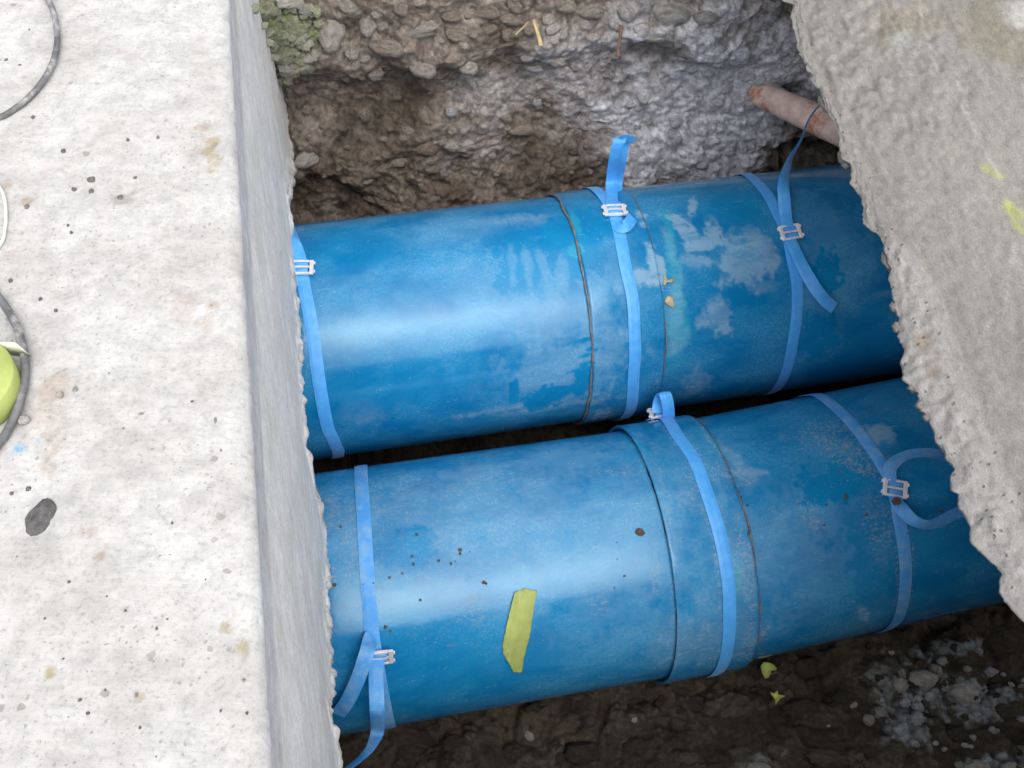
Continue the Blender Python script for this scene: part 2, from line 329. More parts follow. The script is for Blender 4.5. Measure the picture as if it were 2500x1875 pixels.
# ------------------------------------------------------------------ the two pipes: axes from their sizes and places
R0 = 0.20
def fit_axis(t, b, R=R0):
    n1 = nrm(np.cross(ray(*t[0]), ray(*t[1]))); n2 = nrm(np.cross(ray(*b[0]), ray(*b[1]))); d = nrm(np.cross(n1, n2)); d = d if d[0] > 0 else -d
    m = ray((t[0][0] + t[1][0]) / 2, (t[0][1] + t[1][1] + b[0][1] + b[1][1]) / 4)
    P = np.linalg.solve(np.array([n1, n2, d]), np.array([np.sign(n1 @ m) * R, np.sign(n2 @ m) * R, 0])) + CAM
    return P, d
class Pipe:
    """polyline axis of two straight lengths meeting in the coupling; (u, a): metres along, angle from the top towards the viewer's bank"""
    def __init__(s, P, J, Q): s.P, s.J, s.Q = P, J, Q; s.dl, s.dr = nrm(J - P), nrm(Q - J)
    BW = 0.09
    def dirn(s, u):
        t = min(1, max(0, (u + s.BW) / (2 * s.BW))); return nrm(s.dl * (1 - t) + s.dr * t)
    def fr(s, u):
        d = s.dirn(u); e1 = nrm(np.array([0, 0, 1.0]) - d * d[2]); return d, e1, np.cross(e1, d) * (1 if np.cross(e1, d)[1] < 0 else -1)
    def axis(s, u):
        if abs(u) >= s.BW: return s.J + u * (s.dl if u < 0 else s.dr)
        t = (u + s.BW) / (2 * s.BW); A_, C_ = s.J - s.BW * s.dl, s.J + s.BW * s.dr
        return A_ * (1 - t) ** 2 + 2 * s.J * t * (1 - t) + C_ * t * t
    def at(s, u, a, lift=0.0):
        d, e1, e2 = s.fr(u); return s.axis(u) + (R0 + lift) * (math.cos(a) * e1 + math.sin(a) * e2)
    def nor(s, u, a): d, e1, e2 = s.fr(u); return math.cos(a) * e1 + math.sin(a) * e2
    def grid(s, U, A, RR):
        out = np.zeros((len(U), len(A), 3))
        for i, u in enumerate(U):
            d, e1, e2 = s.fr(u); r = RR[i] if np.ndim(RR) else RR
            out[i] = s.axis(u) + np.atleast_1d(r)[:, None] * (np.cos(A)[:, None] * e1 + np.sin(A)[:, None] * e2)
        return out
    def ua(s, x, y, R=R0):
        """where the ray of a picture point meets the pipe (or passes it nearest)"""
        d0 = ray(x, y); u = 0.0
        for _ in range(6):
            d = s.dirn(u); c0 = s.axis(u); a_ = d0 - d * (d0 @ d); b_ = (CAM - c0) - d * ((CAM - c0) @ d)
            A, B, C = a_ @ a_, 2 * a_ @ b_, b_ @ b_ - R * R; D = max(B * B - 4 * A * C, 0.0); t = (-B - math.sqrt(D)) / (2 * A)
            p = CAM + d0 * t; u = u + (p - c0) @ d
        d, e1, e2 = s.fr(u); q = p - s.axis(u); return u, math.atan2(q @ e2, q @ e1), p
def nearest_on(P, d, x, y):
    q = ray(x, y); n = np.cross(q, np.cross(d, q)); return P + d * (((CAM - P) @ n) / (d @ n))
Pa, da = fit_axis([(725, 548), (2033, 403)], [(761, 1124), (2022.8, 939)])
JA = nearest_on(Pa, da, 1535, 755)
PIPE_A = Pipe(JA - da, JA, JA + da)
Pl, dl = fit_axis([(763.7, 1156.5), (1433, 1063)], [(821.8, 1797), (1604, 1661)])
Pr, dr = fit_axis([(1706.9, 1019.8), (2218, 918)], [(1821.7, 1613), (2454.5, 1470)])
JB = 0.5 * (nearest_on(Pl, dl, 1665, 1340) + nearest_on(Pr, dr, 1665, 1340))
L0 = nearest_on(Pl, dl, 780, 1470); R1 = nearest_on(Pr, dr, 2330, 1200)
PIPE_B = Pipe(L0, JB, R1)
print('A', JA.round(3), da.round(3), 'B', JB.round(3), PIPE_B.dl.round(3), PIPE_B.dr.round(3))
DH = nrm(np.array([da[0], da[1], 0])); NH = np.array([DH[1], -DH[0], 0])     # along the trench, and from the far wall towards the viewer

def blob(mask, U, V, cu, cv, ru, rv, rot=0.0, val=1.0, soft=0.5, nz=0.0):
    c, s = math.cos(rot), math.sin(rot); x = ((U - cu) * c + (V - cv) * s) / ru; y = (-(U - cu) * s + (V - cv) * c) / rv
    d = np.hypot(x, y) + nz; np.maximum(mask, val * sstep(1 + soft, 1 - soft, d), out=mask)

ring_a = lambda n: np.linspace(-math.pi, math.pi, n)
def pipe_body(name, pp, u0, u1, fine0, fine1, parent, paint):
    U = np.unique(np.concatenate([np.arange(u0, fine0, 0.05), np.arange(fine0, fine1, 0.0028), np.arange(fine1, u1, 0.05), [u1]]))
    U = U[(U >= u0) & (U <= u1)]
    A = np.concatenate([np.arange(-60, 140, 0.7), np.arange(140, 300, 4)]) * math.pi / 180
    U[np.argmin(abs(U))] = U[np.argmin(abs(U))]
    P = pp.grid(U, A, R0)
    UU, VV = np.meshgrid(U, A * R0, indexing='ij')
    me = grid_mesh(name, P, close_j=True, uv=np.stack([UU, VV], -1)); vcol(me, 'mask', paint(UU, VV))
    o = link(name, me, M['pipe'], parent); return o
def px(pp, x, y): u, a, p = pp.ua(x, y); return u, a * R0
def painter(pp, jobs, seed):
    def go(U, V):
        nz = 0.34 * fbm(U * 32, V * 24, 0, seed, 3) + 0.30 * fbm(U * 105, V * 75, 0, seed + 9, 4, 0.65)
        m = [np.zeros(U.shape) for _ in range(4)]
        for ch, x, y, rx, ry, rot, val, soft in jobs:
            cu, cv = px(pp, x, y); sc = 0.00073
            bm_ = np.zeros(U.shape); blob(bm_, U, V, cu, cv, rx * sc, ry * sc, math.radians(rot), val, soft, nz)
            if ch == 2: m[0] *= 1 - bm_
            elif ch == 0: m[2] *= 1 - bm_
            np.maximum(m[ch], bm_, out=m[ch])
        return np.clip(np.stack(m, -1), 0, 1)
    return go
# marks on the paint: channel (0 pale dried dust, 1 sandy mud, 2 clean wiped paint), place, size, turn, strength, softness
jobs_a = [(3, 1632, 545, 11, 50, 0, .9, .3), (3, 1642, 640, 18, 70, 5, .9, .3), (3, 1660, 790, 34, 46, -10, .8, .4), (3, 1655, 870, 22, 40, 0, .5, .5), (3, 1402, 545, 9, 34, 0, .8, .3), (3, 1405, 612, 18, 16, 0, .9, .2), (0, 1690, 500, 14, 34, 20, .95, .22), (0, 1668, 556, 18, 52, -25, .95, .2), (0, 1742, 560, 17, 46, 8, .95, .2), (0, 1722, 596, 42, 16, 0, .9, .3), (0, 1828, 636, 64, 56, -20, .8, .3),
          (0, 1868, 600, 24, 60, -30, .7, .3), (0, 1600, 648, 22, 52, -8, 1, .25), (0, 1580, 676, 30, 18, 0, .9, .3), (0, 1757, 770, 26, 36, -20, .75, .3), (0, 1715, 782, 20, 18, 0, .7, .4), (0, 1700, 636, 55, 12, 12, .6, .4),
          (0, 1640, 620, 13, 90, 0, .45, .5), (0, 1648, 760, 20, 75, 0, .5, .5), (0, 1655, 830, 22, 35, 30, .5, .5), (0, 1790, 575, 10, 26, 20, .5, .3), (0, 1565, 530, 14, 14, 0, .9, .4), (0, 1570, 555, 10, 10, 0, .9, .4),
          (0, 1700, 940, 32, 45, -20, .55, .5), (0, 1470, 1005, 26, 26, 0, .6, .5), (0, 1490, 940, 8, 45, 10, .4, .5), (0, 1870, 700, 30, 16, 0, .4, .5), (0, 1280, 535, 60, 26, 10, .45, .5), (0, 1160, 545, 150, 24, 0, .3, .7),
          (0, 1230, 700, 260, 100, 0, .22, .8), (0, 1340, 800, 130, 70, 0, .28, .6), (0, 920, 800, 90, 50, 0, .2, .8), (0, 890, 1010, 42, 36, 0, .4, .6), (0, 1090, 570, 120, 70, 0, .22, .7), (0, 1360, 925, 140, 45, 0, .33, .5), (0, 1380, 985, 130, 14, -3, .5, .5),
          (0, 1700, 450, 60, 16, 0, .5, .6), (0, 1810, 440, 100, 12, 0, .4, .6), (0, 2020, 640, 90, 160, 0, .22, .6), 
          (2, 1400, 590, 90, 80, 0, 1, .15), (2, 1270, 640, 60, 90, 20, .9, .15), (2, 1400, 722, 25, 20, 0, 1, .15), (2, 1800, 500, 90, 60, 0, .9, .3), (2, 1995, 820, 55, 62, 0, 1, .12), (2, 2015, 660, 48, 50, 0, 1, .12), (2, 2120, 830, 70, 120, 0, .8, .2),
          (2, 860, 600, 90, 60, 0, .8, .3), (2, 1330, 975, 60, 30, 0, 1, .1), (2, 1420, 950, 26, 34, 0, 1, .1), (2, 1400, 850, 40, 8, -12, 1, .1), (2, 1440, 910, 18, 30, 0, 1, .1), (2, 1255, 968, 14, 36, 0, 1, .1), (2, 950, 950, 160, 60, 0, .7, .5), (0, 1250, 640, 10, 46, 8, .32, .35), (0, 1288, 650, 10, 54, 4, .32, .35), (0, 1328, 655, 9, 48, -4, .32, .35), (0, 1372, 665, 12, 36, 10, .32, .35), (0, 1390, 880, 130, 85, 0, .42, .4), (0, 1300, 985, 190, 12, -4, .5, .4)] + [(2, 1440 - 4 * i_ + dx_, 835 + 17 * i_, w_, 5, -8, 1, .1) for i_, (dx_, w_) in enumerate([(-30, 30), (10, 16), (-6, 22), (4, 20), (-12, 30), (6, 16), (0, 26), (-20, 22)])] + [(2, 1350, 960, 52, 26, -4, 1, .1), (2, 1255, 965, 11, 32, 0, 1, .1), (2, 1418, 930, 20, 46, 4, 1, .1), (2, 1300, 985, 30, 14, 0, 1, .1)]
jobs_b = [(3, 1560, 1100, 7, 60, -25, .5, .4), (3, 1795, 1405, 7, 26, 0, .8, .3), (3, 1740, 1090, 8, 60, -25, .5, .5), (0, 1150, 1240, 300, 90, 0, .4, .8), (0, 1500, 1300, 240, 160, 0, .35, .9), (1, 1050, 1330, 220, 130, 0, .25, .9), (0, 1950, 1350, 240, 120, 0, .35, .9), (0, 1650, 1560, 70, 70, 0, .4, .8), (1, 1700, 1560, 60, 60, 0, .4, .8), (1, 2050, 1095, 75, 26, 28, .95, .6), (1, 2095, 1135, 60, 22, 40, 1, .6), (1, 2000, 1060, 70, 30, 10, .55, .7), (1, 1765, 1160, 50, 30, 20, .6, .7), (1, 1690, 1235, 40, 16, 20, .5, .7), (1, 1700, 1170, 25, 50, 0, .5, .7), (1, 1980, 1260, 36, 18, 60, .6, .6), (1, 2145, 1290, 26, 75, 0, .6, .6),
          (1, 1820, 1420, 14, 180, 0, .7, .6), (1, 1835, 1570, 28, 50, 0, .9, .6), (1, 1600, 1390, 8, 40, 10, .8, .5), (1, 820, 1330, 46, 150, 0, .5, .8), (1, 960, 1180, 90, 50, 0, .35, .8), (1, 1160, 1490, 24, 30, 20, .5, .6), (1, 1040, 1480, 40, 20, 0, .3, .8), (1, 1500, 1150, 40, 12, 10, .5, .6), (1, 1230, 1170, 120, 30, 0, .3, .8), (1, 1760, 1500, 12, 130, 0, .45, .7), (1, 1460, 1480, 18, 20, 0, .5, .7),
          (0, 2150, 1060, 34, 22, 25, .8, .3), (0, 2110, 1500, 14, 36, -25, .7, .4), (0, 2150, 1480, 16, 40, 15, .6, .4), (0, 1800, 1130, 14, 60, -20, .45, .6), (0, 1830, 1152, 46, 10, 10, .5, .5), (0, 1100, 1290, 60, 60, 0, .4, .6), (0, 1170, 1160, 80, 50, 0, .4, .6), (0, 1350, 1120, 160, 60, 0, .3, .7), (0, 1050, 1400, 240, 70, 0, .3, .8), (0, 1750, 1520, 80, 90, 0, .3, .8), (0, 1420, 1560, 180, 60, 0, .25, .8), (0, 1990, 1300, 60, 60, 0, .25, .8), (0, 2150, 1360, 14, 50, -20, .6, .4),
          (2, 2060, 1170, 85, 48, 0, 1, .12), (2, 990, 1330, 55, 42, 20, .9, .25), (2, 1180, 1430, 26, 22, 0, 1, .3), (2, 1120, 1640, 250, 80, 0, .7, .4), (2, 2230, 1350, 160, 150, 0, .8, .3), (2, 1000, 1550, 100, 60, 0, .6, .5)]
def collar(name, pp, u0, u1, lift, parent, paint, inner):
    U = np.arange(u0, u1 + 1e-6, 0.0028); A = np.arange(-180, 180, 0.7) * math.pi / 180
    w = 0.0012 * fbm(U[:, None] * 20, np.cos(A)[None] * 3, np.sin(A)[None] * 3, 5, 2)
    prof = [(u0, R0 + 0.0008 if not inner else R0 + lift - 0.006)] if not inner else [(u0 + 0.05, R0 + lift - 0.005), (u0 + 0.002, R0 + lift - 0.005)]
    Uf = np.array([p[0] for p in prof] + [u0 + .0006] + list(U[1:-1]) + [u1 - 0.0004, u1])
    Rf = np.array([p[1] for p in prof] + [R0 + lift - .0006] + [R0 + lift] * (len(U) - 2) + [R0 + lift - .001, R0 + .0008])
    RR = [np.full(len(A), r) for r in Rf]
    for i in range(len(prof) + 1, len(Uf) - 2): RR[i] = RR[i] + w[min(i, len(U) - 1)]
    P = pp.grid(Uf, A, RR); UU, VV = np.meshgrid(Uf, A * R0, indexing='ij')
    me = grid_mesh(name, P, close_j=True, uv=np.stack([UU, VV], -1)); vcol(me, 'mask', paint(UU, VV)); return link(name, me, M['pipe'], parent)
def bead(name, pp, u, lift, r, mat, parent, seed, full=True):
    A = np.linspace(-180, 180, 220) * math.pi / 180
    wob = 0.0025 * fbm(A * 4, A * 0, 0, seed, 3)
    P = np.array([pp.at(u + wob[i], A[i], lift) for i in range(len(A))])
    rr = r * (1 + 0.4 * fbm(A * 14, A * 0 + 3, 0, seed + 1, 3)); return link(name, tube_mesh(name, P, rr, 7, True), M[mat], parent)

root_a = empty('blue_pipe', PIPE_A.axis(0) - np.array([0, 0, R0]), 'thick blue pipe lying against the stony trench wall, grey bead at its joint', 'pipe', 'blue pipes in the trench')
root_b = empty('blue_pipe', PIPE_B.axis(0) - np.array([0, 0, R0]), 'thick blue pipe carrying a lime tape strip, nearest the muddy floor', 'pipe', 'blue pipes in the trench')
uA0, uA1 = px(PIPE_A, 1437, 740)[0], px(PIPE_A, 1617, 740)[0]
uB0, uB1 = px(PIPE_B, 1612, 1260)[0], px(PIPE_B, 1815, 1260)[0]
print('collars', uA0, uA1, uB0, uB1)
for x, y in [(1707, 1049), (1730, 1080), (1753, 1114), (1770, 1140), (1784, 1164), (1797, 1192), (1807, 1222), (1817, 1260), (1825, 1300), (1830, 1342), (1832, 1384), (1833, 1432), (1832, 1481), (1828, 1530), (1823, 1577)]: jobs_b.append((1, x, y, 5, 30, 0, .75, .6))
for x, y in [(1653, 1075), (1691, 1130), (1718, 1199), (1741, 1268), (1761, 1346), (1772, 1423), (1774, 1500), (2068, 1024), (2101, 1063), (2130, 1102), (2200, 1300), (2207, 1346), (2210, 1404), (2204, 1462)]:
    for sgn in (-1, 1): jobs_b.append((1, x + sgn * 17, y, 6, 45, 0, .6, .7))
for x, y in [(1395, 1000), (1420, 1080), (1438, 1170), (1448, 1270), (1452, 1370)]: jobs_b.append((1, x + 190, y + 90, 7, 50, 0, .35, .7))
pa, pb = painter(PIPE_A, jobs_a, 21), painter(PIPE_B, jobs_b, 33)
pipe_body('pipe_length', PIPE_A, -2.4, 0.0, -0.75, 0.0, root_a, pa); pipe_body('pipe_length', PIPE_A, 0.0, 2.4, 0.0, 0.62, root_a, pa)
pipe_body('pipe_length', PIPE_B, -2.4, 0.0, -0.75, 0.0, root_b, pb); pipe_body('pipe_length', PIPE_B, 0.0, 2.4, 0.0, 0.66, root_b, pb)
collar('coupling', PIPE_A, uA0, uA1, 0.006, root_a, pa, False); collar('coupling', PIPE_B, uB0, uB1, 0.009, root_b, pb, True)
bead('sealant_bead', PIPE_A, uA0 - 0.001, 0.0040, 0.0018, 'bead', root_a, 3); bead('rubber_gasket', PIPE_B, uB0 + 0.006, 0.003, 0.0034, 'rubber', root_b, 4)
bead('sealant_bead', PIPE_A, uA1 + 0.001, 0.0015, 0.0012, 'bead', root_a, 8); bead('sealant_bead', PIPE_B, uB1 + 0.0012, 0.003, 0.0018, 'bead', root_b, 9)

# ------------------------------------------------------------------ far trench wall, floor and near bank
ZG = 0.98
W0 = PIPE_A.axis(0) - NH * (R0 + 0.16); W0 = np.array([W0[0], W0[1], 0])
S_ = np.concatenate([np.linspace(-2.6, -0.95, 30)[:-1], np.arange(-0.95, 0.75, 0.003), np.linspace(0.75, 2.6, 30)])
Z_ = np.concatenate([np.arange(-0.12, 0.80, 0.003), np.linspace(0.80, ZG, 12)[1:]])
S, Z = np.meshgrid(S_, Z_, indexing='ij')
wx = S + 0.02 * fbm(S * 9, Z * 9, 0, 50, 3); wz = Z + 0.02 * fbm(S * 9, Z * 9, 5, 51, 3)
l1, e1_, c1 = lumps(wx * 9, wz * 11, 60); l2, e2_, c2 = lumps(wx * 21, wz * 25, 61); l3, e3_, c3 = lumps(wx * 48, wz * 56, 62); l4, e4_, c4 = lumps(wx * 110, wz * 120, 63)
big = fbm(S * 2.6, Z * 3.2, 0, 64, 3)
def wall_uv(x, y, back=0.0):
    p = hit_plane(x, y, W0 - NH * (0.10 + back), NH); return (p - W0) @ DH, p[2]
sa, za = wall_uv(1000, 190); over_z = za
# cement-splashed area on the right of the wall and its ragged limit
ce = np.zeros(S.shape); nz = 0.5 * fbm(S * 10, Z * 10, 0, 70, 4)
for (x, y, rx, ry, v) in [(1760, 170, 230, 190, 1), (1600, 300, 110, 130, .9), (1700, 330, 120, 110, 1), (1560, 440, 200, 45, .9), (1450, 450, 80, 30, .7), (1400, 130, 130, 90, .45), (1480, 230, 120, 100, .4), (1230, 240, 120, 50, .3), (1900, 60, 150, 100, .8), (1150, 330, 90, 60, .25)]:
    cu, cv = wall_uv(x, y); blob(ce, S, Z, cu, cv, rx * .00082, ry * .00098, 0, v, .4, nz)
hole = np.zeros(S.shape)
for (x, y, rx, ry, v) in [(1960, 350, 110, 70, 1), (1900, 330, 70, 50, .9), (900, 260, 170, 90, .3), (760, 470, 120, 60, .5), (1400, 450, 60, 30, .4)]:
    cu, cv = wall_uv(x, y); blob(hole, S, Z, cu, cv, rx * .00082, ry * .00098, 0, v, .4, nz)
off = -0.10 - 0.16 * (Z - 0.35) + 0.055 * sstep(over_z - 0.04, over_z + 0.05, Z + 0.03 * big) * sstep(0.9, -0.1, S * 0.9 + 0.25 * 0)
off = off + 0.04 * big - 0.09 * hole + 0.03 * ce
lump = 0.034 * l1 * (1 - 0.5 * ce) + 0.020 * l2 * (0.5 + 0.6 * c1) + 0.010 * l3 * (0.7 + .4 * ce) + 0.007 * l4 * (.4 + c4) + 0.010 * fbm(S * 45, Z * 45, 0, 66, 5, .6)
lump = lump * (1 - 0.30 * ce) * sstep(ZG + 0.001, ZG - 0.05, Z)
off = off * sstep(ZG + 0.001, ZG - 0.05, Z)
PW = W0 + S[..., None] * DH + (off + 0.72 * lump)[..., None] * NH; PW[..., 2] = Z + 0.70 * lump
PW[:, -1, 2] = ZG
b1 = np.array([0.155, 0.125, 0.100]); b2 = np.array([0.40, 0.355, 0.315]); b3 = np.array([0.79, 0.81, 0.88])
t = np.clip(0.5 * c2 * 0.6 + 0.35 * c3 + 0.35 * fbm(S * 12, Z * 12, 0, 68, 4) + 0.35 * sstep(over_z, over_z + .1, Z), 0, 1)[..., None]
cw = b1 * (1 - t) + b2 * t
cef = np.clip(ce + 0.15 * c3 * ce, 0, 1)[..., None]; cw = cw * (1 - cef) + b3 * (0.85 + 0.3 * c3[..., None]) * cef
cw = cw * (1 - 0.55 * hole[..., None]) + np.array([0.05, 0.042, 0.03]) * 0.55 * hole[..., None]  # recesses also darkened in colour, painting in the shade of the hollow
gap = np.exp(-np.clip(e3_, 0, 1) * 9)[..., None] * 0.25; cw = cw * (1 - gap)  # shade in the gaps between small lumps, painted into the wall colour
me = grid_mesh('trench_wall', PW[:, ::-1]); vcol(me, 'col', cw[:, ::-1]); WALL = link('trench_wall', me, M['soil']); tag(WALL, kind='structure')

T_ = np.concatenate([np.linspace(-0.3, 0.78, 25)[:-1], np.arange(0.78, 1.42, 0.003), np.linspace(1.42, 1.9, 70)])
Sf_ = np.concatenate([np.linspace(-2.6, -0.6, 30)[:-1], np.arange(-0.6, 0.85, 0.003), np.linspace(0.85, 2.6, 30)])
Sf, T = np.meshgrid(Sf_, T_, indexing='ij')
wx = Sf + 0.02 * fbm(Sf * 9, T * 9, 0, 80, 3); wy = T + 0.02 * fbm(Sf * 9, T * 9, 4, 81, 3)
f1_, g1, d1 = lumps(wx * 10, wy * 10, 82); f2_, g2, d2 = lumps(wx * 24, wy * 24, 83); f3_, g3, d3 = lumps(wx * 58, wy * 58, 84); f4_, g4, d4 = lumps(wx * 130, wy * 130, 85)
zb = float(PIPE_B.axis(-0.3)[2]) - R0
fz = zb - 0.035 + 0.10 * sstep(1.0, 1.5, T) + (ZG - zb) * sstep(1.36, 1.78, T) * 0.92
fz = fz + 0.03 * fbm(Sf * 4, T * 4, 0, 86, 3) + 0.038 * f1_ * (0.4 + d1) * 0.8 + 0.020 * f2_ + 0.010 * f3_ + 0.004 * f4_ + 0.005 * fbm(Sf * 70, T * 70, 0, 87, 3)
fz = np.minimum(fz, ZG); fz[:, -1] = ZG
PF = W0 + Sf[..., None] * DH + T[..., None] * NH; PF[..., 2] = fz
def floor_st(x, y):
    p = hit_plane(x, y, np.array([0, 0, zb + .01]), np.array([0, 0, 1.0])); return (p - W0) @ DH, (p - W0) @ NH
cf_ = np.zeros(Sf.shape); nz = 0.5 * fbm(Sf * 14, T * 14, 0, 88, 3) + 0.55 * fbm(Sf * 60, T * 60, 0, 188, 4, .65)
for (x, y, rx, ry, v) in [(2290, 1590, 150, 26, .7), (2260, 1700, 110, 50, .8), (2400, 1700, 120, 40, .8), (2200, 1790, 60, 60, .7), (2150, 1645, 90, 12, .6), (2430, 1860, 110, 18, .8), (1850, 1870, 60, 20, .35)]:
    cu, cv = floor_st(x, y); blob(cf_, Sf, T, cu, cv, rx * .00062, ry * .00066, 0, v, .35, nz)
cf_ = np.clip(cf_ * (0.25 + 0.9 * f3_ + 0.5 * f2_), 0, 1)
t = np.clip(0.45 * d2 + 0.3 * d3 + 0.3 * fbm(Sf * 10, T * 10, 0, 89, 4), 0, 1)[..., None]
cc = np.array([0.034, 0.027, 0.020]) * (1 - t) + np.array([0.100, 0.084, 0.064]) * t
cc = cc * (1 - cf_[..., None]) + np.array([0.27, 0.31, 0.335]) * cf_[..., None]
me = grid_mesh('trench_floor', PF); vcol(me, 'col', cc); FLOOR = link('trench_floor', me, M['soil']); tag(FLOOR, kind='structure')
# open ground round the trench, out of the picture on every side
def flat(name, pts, z, col):
    me = mesh(name, [(*p, z) for p in pts], [tuple(range(len(pts)))]); vcol(me, 'col', np.tile(np.array(col), (len(pts), 1))); o = link(name, me, M['soil'], smooth=False); return tag(o, kind='structure')
def wpt(s, t): p = W0 + s * DH + t * NH; return (p[0], p[1])
flat('ground', [wpt(-60, 0.0), wpt(-60, -60), wpt(60, -60), wpt(60, 0.0)], ZG, (0.2, 0.17, 0.14))
flat('ground', [wpt(-60, 60), wpt(-60, 1.9), wpt(60, 1.9), wpt(60, 60)], ZG, (0.2, 0.17, 0.14))

# ------------------------------------------------------------------ stones bedded in the wall and the floor
def ico(sub):
    import bmesh
    bm = bmesh.new(); bmesh.ops.create_icosphere(bm, subdivisions=sub, radius=1.0); V = np.array([v.co[:] for v in bm.verts]); F = [[v.index for v in f.verts] for f in bm.faces]; bm.free(); return V, F
IV, IF = ico(3); IV2, IF2 = ico(2)
def stone_mesh(i, V, F, amp=0.16, fr=1.3, fine=0.03):
    d = 1 + amp * fbm(V[:, 0] * fr + i * 7, V[:, 1] * fr, V[:, 2] * fr, 100 + i, 3) + fine * fbm(V[:, 0] * 5, V[:, 1] * 5 + i, V[:, 2] * 5, 130 + i, 2)
    me = mesh('stone', V * d[:, None], F); me.materials.append(M['stone']); me.polygons.foreach_set('use_smooth', [True] * len(me.polygons)); return me
STM = [stone_mesh(i, IV, IF) for i in range(7)]; STS = [stone_mesh(20 + i, IV2, IF2, 0.2, 1.6) for i in range(6)]; STR = [stone_mesh(40 + i, IV, IF, 0.26, 1.9, 0.10) for i in range(5)]
def stone(p, axes, rad, col, parent, lib):
    o = bpy.data.objects.new('stone', random.choice(lib)); COL.objects.link(o)
    X, Y, Zv = axes
    o.matrix_basis = Matrix(((X[0] * rad[0], Y[0] * rad[1], Zv[0] * rad[2], p[0]), (X[1] * rad[0], Y[1] * rad[1], Zv[1] * rad[2], p[1]), (X[2] * rad[0], Y[2] * rad[1], Zv[2] * rad[2], p[2]), (0, 0, 0, 1)))
    o.color = (*col, 1); o.parent = parent; return o
fw = PW.reshape(-1, 3); wpx, wpy, wpd = project(fw)
ff = PF.reshape(-1, 3); fpx, fpy, fpd = project(ff)
def pick(x, y, which):
    X, Y, D, P = (wpx, wpy, wpd, fw) if which == 'w' else (fpx, fpy, fpd, ff)
    d = np.hypot(X - x, Y - y); m = np.where(d < 6)[0]
    global pick_i
    i = m[np.argmin(D[m])] if len(m) else int(np.argmin(d)); pick_i = i; return P[i], D[i]
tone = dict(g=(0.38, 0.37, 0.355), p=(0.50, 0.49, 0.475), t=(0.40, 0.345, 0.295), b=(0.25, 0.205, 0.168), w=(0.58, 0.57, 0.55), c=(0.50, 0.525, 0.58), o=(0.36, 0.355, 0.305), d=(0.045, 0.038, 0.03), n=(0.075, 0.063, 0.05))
def place(x, y, rx, ry, rot, tn, which, deep=0.25, lib=STM):
    p, d = pick(x, y, which); k = d / FOC; q = ray(x, y); c, s = math.cos(math.radians(rot)), math.sin(math.radians(rot))
    X = c * _r - s * _u; Y = s * _r + c * _u; Zv = -_f
    rz = 0.75 * min(rx, ry) + 0.15 * max(rx, ry); ctr = p + q * (rz * k * deep)
    col = np.array(tone[tn]) * random.uniform(.85, 1.15)
    if which == 'w': col = 0.5 * col + 0.5 * 1.2 * cw.reshape(-1, 3)[pick_i]
    elif tn in 'pwcg': col = col * .75
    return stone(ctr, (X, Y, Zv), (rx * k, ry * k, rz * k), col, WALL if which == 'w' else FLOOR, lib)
wall_stones = [(806, 81, 35, 54, 8, 'p'), (950, 118, 44, 23, 8, 't'), (1026, 8, 20, 14, -15, 't'), (1118, 90, 32, 20, 15, 't'), (895, 64, 22, 25, 0, 'g'), (937, 62, 18, 20, 0, 'b'), (1022, 76, 46, 20, -12, 'g'), (1030, 174, 34, 22, 10, 'g'), (918, 181, 20, 18, 0, 'g'), (1145, 170, 24, 19, 0, 'g'), (1111, 181, 18, 16, 0, 'b'), (1196, 73, 25, 14, -15, 't'), (1234, 85, 16, 15, 0, 't'), (1280, 108, 24, 20, 25, 't'), (1292, 77, 15, 18, 0, 'b'), (1257, 15, 22, 15, 30, 'b'), (1157, 89, 12, 12, 0, 't'), (1192, 35, 34, 18, 0, 'b'), (1253, 46, 32, 16, 0, 'b'), (1334, 50, 17, 16, 0, 't'), (1431, 62, 18, 13, 40, 'g'), (1454, 35, 22, 17, 0, 'o'),
               (744, 393, 35, 22, -30, 'w'), (906, 490, 21, 11, 10, 't'), (1045, 359, 28, 24, 0, 'b'), (1053, 386, 18, 12, -15, 'g'), (972, 397, 22, 15, 0, 'g'), (1269, 324, 36, 14, -8, 'b'), (1304, 170, 21, 11, 5, 'c'), (1313, 251, 15, 13, 0, 'c'), (1107, 274, 17, 14, 0, 'c'), (887, 382, 14, 13, 0, 'b'), (733, 220, 20, 17, 0, 'b'), (779, 228, 16, 14, 0, 'b'), (694, 192, 15, 15, 0, 'p'),
               (1643, 28, 60, 32, 8, 'o'), (1447, 31, 30, 18, -20, 'o'), (1562, 77, 20, 18, 20, 't'), (1531, 31, 24, 22, 40, 'g'), (1593, 58, 13, 24, 0, 'o'), (1597, 96, 27, 12, 0, 't'), (1450, 88, 19, 11, 0, 't'), (1817, 135, 20, 18, 0, 'c'), (1574, 166, 22, 16, 0, 'c'), (1572, 243, 17, 17, 0, 'p'), (1724, 42, 28, 17, 0, 'g'), (1380, 20, 26, 18, 0, 'o'), (1100, 40, 26, 16, 0, 'b'), (860, 20, 26, 20, 0, 'o'), (980, 30, 20, 16, 0, 'b'), (1080, 130, 18, 12, 0, 'b'), (1500, 60, 16, 18, 0, 'g'), (1330, 110, 15, 12, 0, 't')]
for a in wall_stones: place(*a, 'w', 0.42, STM if random.random() < 0.65 else STR)
def too_close(x, y, done, k=1.0): return any(math.hypot(x - a, y - b) < k * r for a, b, r in done)
done = [(a[0], a[1], max(a[2], a[3]) + 8) for a in wall_stones]; cnt = 0
